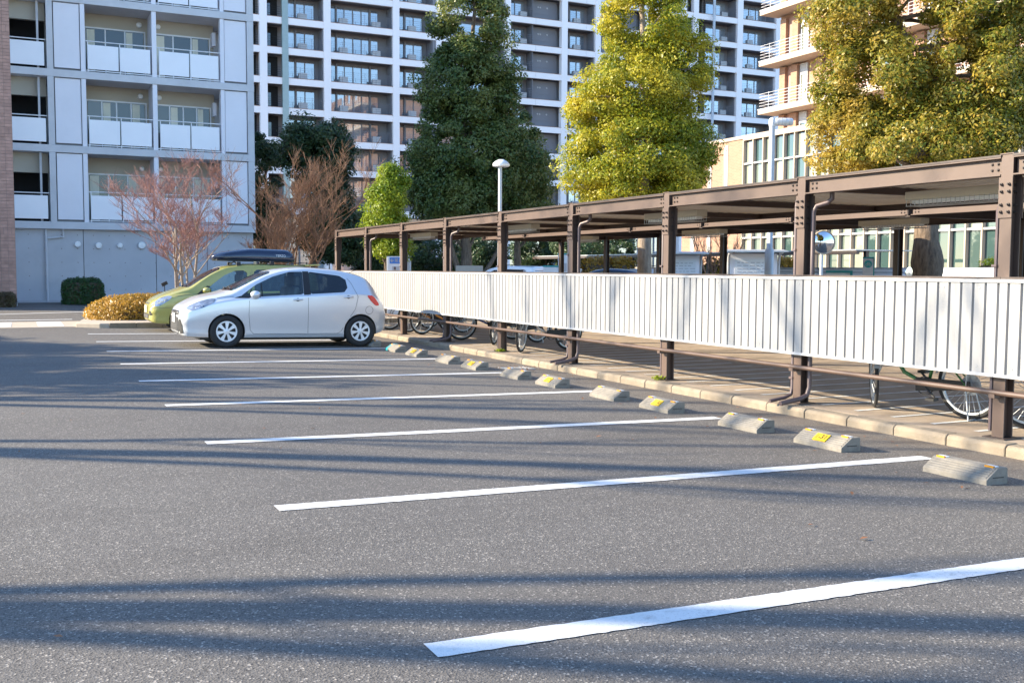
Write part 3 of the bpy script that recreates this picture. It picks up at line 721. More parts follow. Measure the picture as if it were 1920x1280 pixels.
# ================================================================== BRICK HALL WITH CURTAIN WALL (lit face looks to -X)
XH = 42.0
hl = thing('brick_hall', 'low orange brick hall with pale framed curtain wall behind the shelter', 'building', (XH, 45, 0)); oH = (XH, 45, 0)
def PH(b, name, m, smooth=None, par=None): return PB(b, name, m, smooth, 0, par, hl, oH)
PH(MB().box(XH + 3.5, XH + 20, 14, 60, 0, 9.4), 'core', M['cream'])
PH(MB().box(XH, XH + 3.4, 53.4, 60, 0, 9.75), 'brick_wall', M['brick_o'])
PH(MB().box(XH - .08, XH + 20, 53.3, 60.1, 9.75, 9.95), 'parapet', M['cream'])
PH(MB().box(XH - .12, XH + 20, 13, 53.29, 9.62, 9.95), 'parapet', M['cream'])
for y in (55.1, 56.85, 58.7):
    PH(MB().box(XH - .03, XH - .001, y - .16, y + .16, 0, 9.5), 'wall_strip', M['trim'])
    PH(MB().box(XH - .025, XH - .002, y + .161, y + .33, 0, 9.5), 'wall_slot', M['tile'])
ym = 53.3; pi = 0
pn_low = MB().box(.12, .14, -.90, -.06, 1.0, 3.42).mesh('pane', M['pane_hall']); pn_mid = MB().box(.12, .14, -.90, -.06, 3.53, 8.1).mesh('pane', M['pane_hall']); pn_top = MB().box(.12, .14, -.90, -.06, 8.24, 9.55).mesh('pane', M['pane_hall'])
mull = MB().box(-.10, .16, -.045, .045, .9, 9.62).mesh('mullion', M['cream'])
fin = MB().box(.17, .60, -.32, -.10, .9, 9.6).mesh('inner_column', M['tile'])
while ym > 22:
    link('mullion', mull, hl, (0, ym - 45, 0))
    for me in (pn_low, pn_mid, pn_top): link('pane', me, hl, (0, ym - 45, 0))
    if pi % 3 == 1: link('inner_column', fin, hl, (0, ym - 45, 0))
    ym -= .96; pi += 1
for z in (3.42, 8.1): PH(MB().box(XH - .06, XH + .14, 22, 53.3, z + .002, z + .11), 'transom', M['trim'])
PH(MB().box(XH - .2, XH + .2, 13, 53.3, 0, .95), 'base_wall', M['concrete'])
# stair flight behind the glass
PH(MB().prism([(39.5, 1.0), (39.5, 1.5), (33.2, 5.4), (33.2, 4.9)], 'x', XH + 1.2, XH + 1.6), 'stair', M['cream'])

# hotel block above and behind the hall
ht = thing('brick_hotel', 'orange brick block with white balcony slabs rising behind the right tree', 'building', (47.5, 45, 0)); oT = (47.5, 45, 0)
def PO(b, name, m, smooth=None, par=None): return PB(b, name, m, smooth, 0, par, ht, oT)
PO(MB().box(47.5, 62, 28, 56.6, 0, 27), 'wall', M['brick_o'])
for z in (9.2, 12.38, 15.6, 19.0, 22.3, 25.6):
    PO(MB().box(46.0, 47.6, 28, 57.0, z - .36, z - .08), 'balcony_slab', M['cream']); PO(MB().box(45.98, 46.1, 28, 57.02, z - .079, z), 'slab_edge', M['trim'])
    y = 56.3; j = 0
    while y > 36:
        # pier, recess, pier, window
        PO(MB().box(47.2, 47.49, y - .55, y, z + .001, z + 2.75), 'brick_pier', M['brick_o'])
        PO(MB().box(47.44, 47.495, y - 1.15, y - .56, z + .001, z + 2.75), 'recess_panel', M['tile'])
        PO(MB().box(47.2, 47.49, y - 1.75, y - 1.16, z + .001, z + 2.75), 'brick_pier', M['brick_o'])
        wn = PO(MB().box(47.40, 47.49, y - 2.55, y - 1.80, z + 2.0, z + 2.75).box(47.40, 47.49, y - 2.55, y - 2.42, z + .1, z + 1.999).box(47.40, 47.49, y - 1.92, y - 1.80, z + .1, z + 1.999), 'window', M['trim'])
        PO(MB().box(47.45, 47.47, y - 2.419, y - 1.921, z + .1, z + 1.999), 'pane', M['pane_hall'], par=wn)
        y -= 3.55; j += 1
    b = MB()
    for q in range(5): b.tube([(46.06, 30, z + .2 + .2 * q), (46.06, 56.95, z + .2 + .2 * q)], .014, 4)
    for yy in np.arange(30, 57, 1.0): b.tube([(46.06, yy, z), (46.06, yy, z + 1.05)], .02, 4)
    for q in range(5): b.tube([(46.06, 56.95, z + .2 + .2 * q), (47.5, 56.95, z + .2 + .2 * q)], .014, 4)
    PO(b, 'railing', M['alu'])
# ================================================================== VEGETATION
def leaf_mesh(name, pts, outw, size, m, up=.35, droop=0.0, ratio=.45, jit=.35):
    """one folded rhombus per point; outw = outward direction per point"""
    n = len(pts); r = RNG
    nrm = outw * .9 + r.normal(0, .55, (n, 3)); nrm[:, 2] += up; nrm /= np.linalg.norm(nrm, axis=1, keepdims=True) + 1e-9
    t = r.normal(0, 1, (n, 3)); t[:, 2] -= droop; t -= nrm * np.sum(t * nrm, 1, keepdims=True); t /= np.linalg.norm(t, axis=1, keepdims=True) + 1e-9
    s = np.cross(nrm, t); L = size * (1 + r.uniform(-jit, jit, (n, 1)))
    V = np.empty((n, 4, 3)); V[:, 0] = pts - t * L * .5; V[:, 1] = pts + s * L * ratio * .5 + nrm * L * .06; V[:, 2] = pts + t * L * .5; V[:, 3] = pts - s * L * ratio * .5 + nrm * L * .06
    F = np.arange(n * 4).reshape(n, 4)
    return new_mesh_np(name, V.reshape(-1, 3), F, [m])
def crown_points(ells, n_clump, per, cr, shell=.55):
    vol = np.array([e[1][0] * e[1][1] * e[1][2] for e in ells]) ** .75; pr = vol / vol.sum()
    idx = RNG.choice(len(ells), n_clump, p=pr)
    C = np.array([e[0] for e in ells])[idx]; R = np.array([e[1] for e in ells])[idx]
    d = RNG.normal(0, 1, (n_clump, 3)); d /= np.linalg.norm(d, axis=1, keepdims=True)
    rad = RNG.uniform(shell, 1.0, (n_clump, 1)) ** .7
    cc = C + d * R * rad
    k = RNG.integers(int(per * .6), int(per * 1.4), n_clump); tot = k.sum(); ci = np.repeat(np.arange(n_clump), k)
    dd = RNG.normal(0, 1, (tot, 3)); dd /= np.linalg.norm(dd, axis=1, keepdims=True)
    crr = (cr * RNG.uniform(.55, 1.35, n_clump))[ci][:, None]
    rr = RNG.uniform(.25, 1.0, (tot, 1)) ** .5
    P_ = cc[ci] + dd * crr * rr * np.array([1, 1, .72])
    ow = dd * .7 + d[ci] * .5
    return P_, ow, cc
def limb(b, p0, p1, r0, r1, n=8, wob=.12, seg=5):
    p0 = Vector(p0); p1 = Vector(p1); L = (p1 - p0).length; pts = []; rs = []
    for i in range(seg + 1):
        t = i / seg; j = Vector((random.uniform(-1, 1), random.uniform(-1, 1), random.uniform(-.3, .3))) * wob * L * .25 * (t > 0) * (t < 1)
        pts.append(p0.lerp(p1, t) + j); rs.append(r0 + (r1 - r0) * t)
    b.tube(pts, rs, n); return pts
def leafy_tree(name, label, base, ells, n_clump, per, leaf, lm, cr, trunk_r, bark, cat='tree', group=None, forks=3, trunk_top=None, up=.35, burl=None, stems=None, shell=.55):
    t = thing(name, label, cat, base, 0, group); B = Vector(base)
    E = [(np.array(e[0]) - np.array(base), np.array(e[1])) for e in ells]
    P_, ow, cc = crown_points(E, n_clump, per, cr, shell)
    link('crown', leaf_mesh('crown', P_, ow, leaf, lm, up=up), t)
    b = MB(); zt = max(e[0][2] for e in E); low = min(e[0][2] - e[1][2] * .6 for e in E)
    main = E[0][0]
    fork_z = trunk_top if trunk_top else max(low, 1.2)
    if burl:
        prof = burl; b.tube([(p[0], p[1], p[2]) for p in prof], [p[3] for p in prof], 14)
        start = Vector(prof[-1][:3]); r1 = prof[-1][3]
    else:
        start = Vector((random.uniform(-.1, .1), random.uniform(-.1, .1), fork_z)); r1 = trunk_r * .75
        b.tube([(0, 0, -.2), (0, 0, .25), tuple(start * .5), tuple(start)], [trunk_r * 1.5, trunk_r * 1.1, trunk_r * .95, r1], 12)
    tr = b.build('trunk', bark, t, 50)
    lb_ = MB()
    order = cc[np.argsort(cc[:, 2])]
    top = Vector((float(main[0]), float(main[1]), float(zt)))
    axis = limb(lb_, start, top, r1, .05, 8, .10, 7)
    for k in range(forks * 6):
        c = Vector(order[int((k + .5) / (forks * 6) * len(order))])
        a = axis[min(len(axis) - 2, int(k / (forks * 6) * (len(axis) - 1)))]
        limb(lb_, a, a.lerp(c, .9), r1 * (.45 - .3 * k / (forks * 6)), .018, 6, .18, 4)
    if stems:
        for (q0, q1, ra, rb_) in stems: limb(lb_, Vector(q0), Vector(q1), ra, rb_, 8, .05, 4)
    lb_.build('limbs', bark, t, 50)
    return t
def E_(px, py, rng, rx, ry, k=1.0):
    """ellipsoid about a viewed point; rx, ry in photo pixels"""
    p = at(px, py, rng); s = rng / F_PX
    return (tuple(p), (rx * s, rx * s * k, ry * s))
# big dark green tree in the middle
b0 = at(874, 560, 45); b0.z = -.03
leafy_tree('evergreen_tree', 'tall dark green evergreen tree behind the lamp post in the middle', tuple(b0),
    [E_(880, 300, 45, 118, 110), E_(885, 60, 45, 70, 80), E_(880, 170, 45, 92, 90), E_(900, -60, 45, 60, 70), E_(830, 330, 45, 62, 80), E_(960, 330, 45.5, 72, 75), E_(870, 370, 45, 110, 50), E_(900, 200, 45, 70, 80)],
    450, 330, .145, LEAF['dark'], .62, .30, M['bark'], forks=3, trunk_top=2.2,
    stems=[((0, 0, .2), (-1.1, -.2, 3.4), .17, .08), ((.1, 0, .1), (2.3, .3, 3.3), .13, .07)])
b1 = at(972, 560, 49); b1.z = -.03
leafy_tree('evergreen_tree', 'slim dark evergreen tree right behind the lamp post, lower than its neighbour', tuple(b1),
    [E_(985, 330, 49, 45, 70), E_(975, 250, 49, 35, 50), E_(990, 400, 49, 42, 40)], 90, 200, .17, LEAF['dark'], .55, .2, M['bark'], forks=2, trunk_top=2.4)
# yellow green tree
b2 = at(1207, 560, 28.4); b2.z = -.03
leafy_tree('camphor_tree', 'sunlit yellow green tree with thick pale trunk in the centre right', tuple(b2),
    [E_(1195, 170, 28.4, 100, 70), E_(1215, 40, 28.4, 80, 70), E_(1270, 130, 28.4, 55, 90), E_(1130, 200, 28.4, 68, 45), E_(1200, 300, 28.4, 118, 78), E_(1290, 270, 28.4, 50, 50), E_(1110, 320, 28.4, 55, 50), E_(1200, -60, 28.4, 70, 60), E_(1210, 345, 28.4, 105, 42)],
    440, 390, .086, LEAF['yellow'], .45, .2, M['bark_l'], forks=3,
    burl=[(.06, 0, -.2, .30), (.05, 0, .4, .26), (.02, 0, 1.1, .215), (.01, 0, 1.35, .20), (0, 0, 2.2, .185), (.04, 0, 3.2, .16)])
# big bronze tree at the right
b3 = at(1735, 560, 21); b3.z = -.03
leafy_tree('camphor_tree', 'large bronze green tree with swollen trunk at the right', tuple(b3),
    [E_(1650, 150, 21, 105, 80), E_(1600, 260, 21, 82, 70), E_(1820, 150, 21, 95, 90), E_(1720, 280, 21, 150, 60), E_(1850, 270, 21, 80, 60), E_(1600, 40, 21, 72, 65), E_(1830, 20, 21, 95, 70), E_(1640, -80, 21, 90, 60), E_(1780, -90, 21, 110, 60), E_(1760, 230, 21.6, 110, 60), E_(1900, 120, 21.4, 60, 120)],
    640, 360, .073, LEAF['bronze'], .355, .2, M['bark'], forks=3,
    burl=[(.0, 0, -.2, .33), (.0, 0, .5, .27), (0, 0, 1.15, .255), (.02, 0, 1.45, .29), (.02, 0, 1.62, .30), (.0, 0, 1.80, .27), (-.03, 0, 2.0, .225), (-.04, 0, 2.5, .205), (-.06, 0, 3.2, .19)])
# lime coloured small tree beyond the shelter end
b4 = at(722, 560, 30.5); b4.z = -.03
leafy_tree('small_tree', 'small bright lime green tree beyond the far end of the shelter', tuple(b4),
    [E_(722, 400, 30.5, 30, 60), E_(735, 450, 30.5, 34, 36), E_(738, 355, 30.5, 26, 40), E_(718, 440, 30.5, 30, 34)], 190, 200, .09, LEAF['lime'], .30, .07, M['bark'], forks=2, trunk_top=1.2)
# deep green tree beside the concrete block
b5 = at(592, 560, 50); b5.z = -.03
leafy_tree('evergreen_tree', 'round topped deep green evergreen tree beside the concrete apartment block', tuple(b5),
    [E_(590, 265, 50, 52, 48), E_(620, 300, 50, 36, 60), E_(625, 400, 50, 38, 60), E_(560, 280, 50, 34, 40), E_(640, 450, 50, 38, 45), E_(600, 340, 50, 42, 40), E_(610, 430, 50, 42, 60)], 300, 210, .17, LEAF['deep'], .6, .2, M['bark'], forks=2, trunk_top=2.2)
b6 = at(500, 560, 54); b6.z = -.03
leafy_tree('evergreen_tree', 'narrow deep green tree half hidden by the edge of the concrete block', tuple(b6),
    [E_(500, 330, 54, 28, 60), E_(505, 420, 54, 34, 50), E_(495, 275, 54, 18, 22)], 80, 180, .17, LEAF['deep'], .5, .16, M['bark'], forks=2, trunk_top=2.0)
for i, (px, py, r_, rx, ry, lab) in enumerate(((672, 440, 58, 40, 45, 'dark evergreen shrub under the left end of the shelter roof'), (815, 470, 56, 55, 42, 'dark evergreen shrub seen between the shelter posts left of the thick trunks'), (1085, 465, 60, 50, 45, 'dark evergreen shrub seen between shelter posts right of the thick trunks'), (700, 490, 52, 26, 30, 'low dark shrub by the blue parking sign'), (765, 465, 57, 30, 40, 'dark evergreen shrub behind the short grey pole'), (1000, 470, 62, 42, 40, 'dark evergreen shrub right behind the slim dark tree'), (1150, 470, 66, 44, 38, 'dark evergreen shrub just left of the pale trunk'), (905, 470, 64, 40, 36, 'dark evergreen shrub behind the thick trunks'))):
    bb_ = at(px, 560, r_); bb_.z = -.03
    leafy_tree('evergreen_shrub', lab, tuple(bb_), [E_(px, py, r_, rx, ry), E_(px - rx * .4, py + ry * .5, r_, rx * .6, ry * .7), E_(px + rx * .4, py + ry * .55, r_, rx * .6, ry * .7)], 60, 170, .17, LEAF['deep'], .5, .12, M['bark'], 'shrub', 'dark evergreen shrubs beyond the shelter', 1, 1.0)

# bare winter trees
def bare_tree(name, label, base, height, spread, stems, mats, seed, levels=3, trunk_r=.055, up=.55, group=None, twig_r=.006, dens=1.0, base_spread=.25):
    rs = random.Random(seed); t = thing(name, label, 'tree', base, 0, group)
    tb, tw_ = MB(), MB()
    def grow(p, d, L, r, lev):
        segs = 4; pts = [p]; rr = [r]; q = p
        for i in range(segs):
            d = (d + Vector((rs.uniform(-1, 1), rs.uniform(-1, 1), rs.uniform(-.2, .6))) * .16).normalized(); q = q + d * (L / segs); pts.append(q); rr.append(r * (1 - .5 * (i + 1) / segs))
        (tb if lev < 2 else tw_).tube(pts, rr, 7 if lev == 0 else (5 if lev == 1 else 3), cap=False)
        if lev >= levels: return
        kids = int((rs.randint(4, 6) if lev < levels - 1 else rs.randint(7, 10)) * dens)
        for k in range(kids):
            f = rs.uniform(.3, 1.0) if lev else rs.uniform(.35, 1.0); i = min(segs - 1, int(f * segs)); pp = pts[i].lerp(pts[i + 1], f * segs - i)
            a = rs.uniform(0, 2 * math.pi); side = Vector((math.cos(a), math.sin(a), 0)) * spread
            nd_ = (d * .75 + side * rs.uniform(.35, .9) + Vector((0, 0, up * rs.uniform(.4, 1.2)))).normalized()
            grow(pp, nd_, L * rs.uniform(.42, .68), max(twig_r, r * rs.uniform(.35, .55)), lev + 1)
    for s_ in range(stems):
        a = 2 * math.pi * s_ / stems + rs.uniform(-.3, .3)
        d = Vector((math.cos(a) * base_spread, math.sin(a) * base_spread, 1)).normalized()
        grow(Vector((math.cos(a) * .12, math.sin(a) * .12, -.1)), d, height * rs.uniform(.5, .62), trunk_r * rs.uniform(.75, 1.1), 0)
    tb.build('limbs', mats[0], t, 60); tw_.build('twigs', mats[1], t); return t
p = at(348, 560, 32.5); pink = bare_tree('bare_tree', 'leafless tree with pinkish red twigs in front of the concrete block', (p.x, p.y, .05), 4.8, 1.25, 5, (M['twig_t'], M['twig']), 3, 4, .056, .28, twig_r=.0040, dens=1.12, base_spread=.17); pink.rotation_euler.z = math.pi
p = at(545, 560, 33.0); bare_tree('bare_tree', 'leafless brown tree with a dense mass of twigs behind the silver car', (p.x, p.y, .05), 4.7, 1.1, 6, (M['twig_o'], M['twig_o']), 8, 4, .058, .34, twig_r=.0042, dens=1.05, base_spread=.26)
p = at(1345, 560, 41); bare_tree('bare_tree', 'small leafless tree in front of the orange brick wall', (p.x, p.y, .0), 3.8, .6, 4, (M['twig_o'], M['twig_o']), 5, 2, .04, .6, twig_r=.010)
# roadside trees left of the picture; their shadows cross the asphalt
def street_tree(label, c, d, offs, h, seed):
    rs = random.Random(seed); x, y = -.894 * d, c + .447 * d; t = thing('street_tree', label, 'tree', (x, y, 0), 0, 'leafless street trees left of the lane')
    b = MB(); b.tube([(0, 0, -.2), (0, 0, .4), (.03, 0, 2.4), (0, .02, 4.15)], [.34, .26, .20, .18], 12); b.build('trunk', M['bark'], t, 50)
    lb_, tw_ = MB(), MB()
    for e0, sl_, r in offs:
        q = Vector((.447, .894, 0)); pts = [Vector((0, .02, 3.9))]; rr = [r * 1.25]
        for k in range(1, 9):
            f = k / 8; pts.append(q * (e0 * min(1, f * 3) + sl_ * max(0, 3.9 + (h - 3.9) * f - 4.5)) + Vector((rs.uniform(-.05, .05), rs.uniform(-.05, .05), 3.9 + (h - 3.9) * f))); rr.append(r * (1.15 - .75 * f))
        lb_.tube(pts, rr, 8)
        for k in range(9):
            f = rs.uniform(.25, .98); i = min(7, int(f * 8)); p0 = pts[i].lerp(pts[i + 1], f * 8 - i); a = rs.uniform(0, 6.28); L = rs.uniform(.8, 2.2)
            p1 = p0 + Vector((math.cos(a) * .55, math.sin(a) * .55, .85)) * L; tw_.tube([p0, p0.lerp(p1, .5) + Vector((0, 0, -.08)), p1], [.035, .022, .008], 5)
            for _ in range(3):
                g = p0.lerp(p1, rs.uniform(.3, .9)); tw_.tube([g, g + Vector((rs.uniform(-.5, .5), rs.uniform(-.5, .5), rs.uniform(.2, .8)))], [.014, .005], 4)
    lb_.build('limbs', M['bark'], t, 50); tw_.build('twigs', M['twig_t'], t)
street_tree('tall leafless street tree left of the picture, nearest the camera', 4.60, 12, [(.10, .26, .085), (0, .03, .17), (-.08, -.24, .10)], 10.5, 1)
street_tree('tall leafless street tree left of the picture, second from the camera', 8.9, 12, [(.3, .12, .07), (0, -.16, .15), (-.2, -.30, .08)], 10.5, 2)
street_tree('tall leafless street tree left of the picture, third from the camera', 12.0, 13, [(-.1, -.2, .09), (0, .03, .12), (.1, .2, .08)], 11, 3)
street_tree('tall leafless street tree left of the picture, fourth from the camera', 15.6, 15, [(-.1, -.15, .09), (0, .05, .10), (.1, .2, .07)], 12.5, 4)
street_tree('tall leafless street tree left of the picture, farthest from the camera', 18.6, 17, [(-.1, -.15, .09), (0, 0, .08), (.1, .15, .09)], 13.5, 5)
for i, c in enumerate((14.3, 17.0, 19.8, 22.4)):
    x, y, h = -13.0 - .4 * (i % 2), c + 6.5, (7.9, 7.6, 7.4, 6.6)[i]
    leafy_tree('evergreen_tree', 'dense evergreen street tree left of the picture, %s of the row' % ['first', 'second', 'third', 'last'][i], (x, y, 0),
        [((x, y, h * .60), (2.0, 2.0, h * .38)), ((x + .3, y - .3, h * .42), (2.1, 2.1, h * .25))], 130, 110, .30, LEAF['deep'], .75, .2, M['bark'], forks=1, trunk_top=1.6, group='evergreen street trees left of the picture')

# hedges
def hedge(name, label, x0, x1, y0, y1, z0, z1, lm, n, leaf, ex=6, core=None):
    t = thing(name, label, 'hedge', ((x0 + x1) / 2, (y0 + y1) / 2, z0)); hx, hy, H = (x1 - x0) / 2, (y1 - y0) / 2, z1 - z0
    a = RNG.uniform(-1, 1, (n * 3, 3)); a[:, 2] = RNG.uniform(0, 1, n * 3)
    q = np.abs(np.stack([a[:, 0], a[:, 1], a[:, 2]], 1)); m_ = (q ** ex).sum(1) ** (1 / ex)
    a = a[m_ > .05]; m_ = m_[m_ > .05]; s = RNG.uniform(.86, 1.04, len(a)) / m_; a = a * s[:, None]; a = a[:n]
    lump = 1 + .05 * np.sin(a[:, :1] * 9 + 1) * np.cos(a[:, 1:2] * 7)
    pts = a * np.array([hx, hy, H]) * lump; ow = a.copy(); ow[:, 2] = np.where(a[:, 2] > .8, 1.2, .15)
    link('foliage', leaf_mesh('foliage', pts, ow, leaf, lm, up=.2, ratio=.55), t)
    b = MB(); k_ = .86 if ex > 4 else .66; b.box(-hx * k_, hx * k_, -hy * k_, hy * k_, 0, H * k_); b.build('branches', core or M['soil'], t, bevel=.1); return t
hedge('clipped_hedge', 'boxy clipped dark green hedge against the concrete wall', 1.6, 3.05, 42.1, 43.6, 0, .97, LEAF['hedge'], 10000, .07, 5)
hedge('golden_hedge', 'low golden orange hedge on the walk in front of the lime green car', 1.62, 4.9, 27.0, 29.8, .10, .72, LEAF['gold'], 18000, .058, 2.6)
hedge('brown_hedge', 'low dark brownish hedge at the foot of the brick corner', -1.2, -.02, 39.9, 41.2, 0, .5, LEAF['brownhedge'], 4000, .07)
# planting along the far planter wall
for i, (px0, px1, py, lm, lab) in enumerate(((1096, 1150, 497, 'gold', 'low golden shrub row beyond the dark car'), (1150, 1185, 503, 'gold', 'short orange shrub row left of the pale trunk'), (1310, 1400, 498, 'yellow', 'thin green planting on the pale wall before the brick'), (1462, 1486, 500, 'gold', 'orange flowering tuft behind the notice board'), (1840, 1905, 499, 'lime', 'green planting above the grey slatted wall'))):
    A = at(px0, py, 50); Bp = at(px1, py, 50)
    x0, x1 = sorted((A.x, Bp.x)); y0, y1 = sorted((A.y, Bp.y)); hedge('planting', lab, x0 - .2, x1 + .2, y0 - .2, y1 + .2, 0, 1.95, LEAF[lm], 2600, .13)
# ================================================================== CARS
def hermite(xs, ys, xq):
    xs = np.array(xs, float); ys = np.array(ys, float); h = np.diff(xs); d = np.diff(ys) / h; m = np.zeros_like(ys)
    for i in range(1, len(xs) - 1):
        if d[i - 1] * d[i] > 0: m[i] = 2 * d[i - 1] * d[i] / (d[i - 1] + d[i])
    m[0], m[-1] = d[0], d[-1]
    i = np.clip(np.searchsorted(xs, xq) - 1, 0, len(xs) - 2); t = (xq - xs[i]) / h[i]
    return ys[i] * (1 + 2 * t) * (1 - t) ** 2 + m[i] * h[i] * t * (1 - t) ** 2 + ys[i + 1] * t * t * (3 - 2 * t) + m[i + 1] * h[i] * t * t * (t - 1)
def clip_poly(poly, axis, val, keep_ge):
    out = []
    for i in range(len(poly)):
        a, b = poly[i], poly[(i + 1) % len(poly)]
        ia = (a[axis] >= val) == keep_ge or a[axis] == val; ib = (b[axis] >= val) == keep_ge or b[axis] == val
        if ia: out.append(a)
        if ia != ib:
            t = (val - a[axis]) / (b[axis] - a[axis]); out.append((a[0] + (b[0] - a[0]) * t, a[1] + (b[1] - a[1]) * t))
    return out
def grid_poly(poly, cell):
    """cut a polygon into grid cells -> verts2d, faces"""
    xs = [p[0] for p in poly]; ys = [p[1] for p in poly]; V = {}; F = []
    def vid(p):
        k = (round(p[0], 4), round(p[1], 4)); return V.setdefault(k, len(V))
    x = math.floor(min(xs) / cell) * cell
    while x < max(xs):
        c = clip_poly(clip_poly(poly, 0, x, True), 0, x + cell, False)
        y = math.floor(min(ys) / cell) * cell
        while y < max(ys) and len(c) > 2:
            q = clip_poly(clip_poly(c, 1, y, True), 1, y + cell, False)
            if len(q) > 2:
                f = []
                for p in q:
                    i = vid(p)
                    if not f or f[-1] != i: f.append(i)
                if len(f) > 1 and f[0] == f[-1]: f.pop()
                if len(set(f)) > 2: F.append(f)
            y += cell
        x += cell
    return list(V.keys()), F
def smooth_poly(poly, k=2, s=.2):
    for _ in range(k):
        q = []
        for i in range(len(poly)):
            a, b = poly[i], poly[(i + 1) % len(poly)]
            q += [(a[0] * (1 - s) + b[0] * s, a[1] * (1 - s) + b[1] * s), (a[0] * s + b[0] * (1 - s), a[1] * s + b[1] * (1 - s))]
        poly = q
    return poly
def m_carpaint(name, col, metal):
    m = bpy.data.materials.new(name); m.use_nodes = True; nt = m.node_tree; b = nt.nodes['Principled BSDF']
    g = nd(nt, 'ShaderNodeNewGeometry').outputs['Position']
    nt.links.new(mixc(nt, ramp(nt, noise(nt, g, 900, 2), .3, .7), [c * .93 for c in col], [min(1, c * 1.05) for c in col]), b.inputs['Base Color'])
    b.inputs['Metallic'].default_value = metal; b.inputs['Roughness'].default_value = .3; b.inputs['Coat Weight'].default_value = .8; b.inputs['Coat Roughness'].default_value = .04
    return m
CG = dict(clear=m_glass('car_glass', (.74, .85, .83), .03), dark=m_glass('car_glass_dark', (.22, .30, .34), .04), lamp=m_glass('lamp_glass', (.9, .92, .95), .03),
          red=mat('tail_red', (.75, .015, .02), .15, coat=.6), head=mat('headlamp', (.36, .39, .44), .08, metal=.6, var=.4, vscale=14), seat=mat('seat', (.20, .20, .205), .85), trimin=mat('car_trim', (.26, .26, .265), .8),
          gap=mat('panel_gap', (.10, .10, .105), .7), amber=mat('amber', (.7, .3, .03), .3), dashb=mat('dash', (.06, .06, .065), .8))
def boolean(obj, cutter):
    md = obj.modifiers.new('cut', 'BOOLEAN'); md.operation = 'DIFFERENCE'; md.solver = 'EXACT'; md.object = cutter
    try: md.material_mode = 'TRANSFER'
    except Exception: pass
    dg = bpy.context.evaluated_depsgraph_get(); me = bpy.data.meshes.new_from_object(obj.evaluated_get(dg))
    obj.modifiers.clear(); obj.data = me
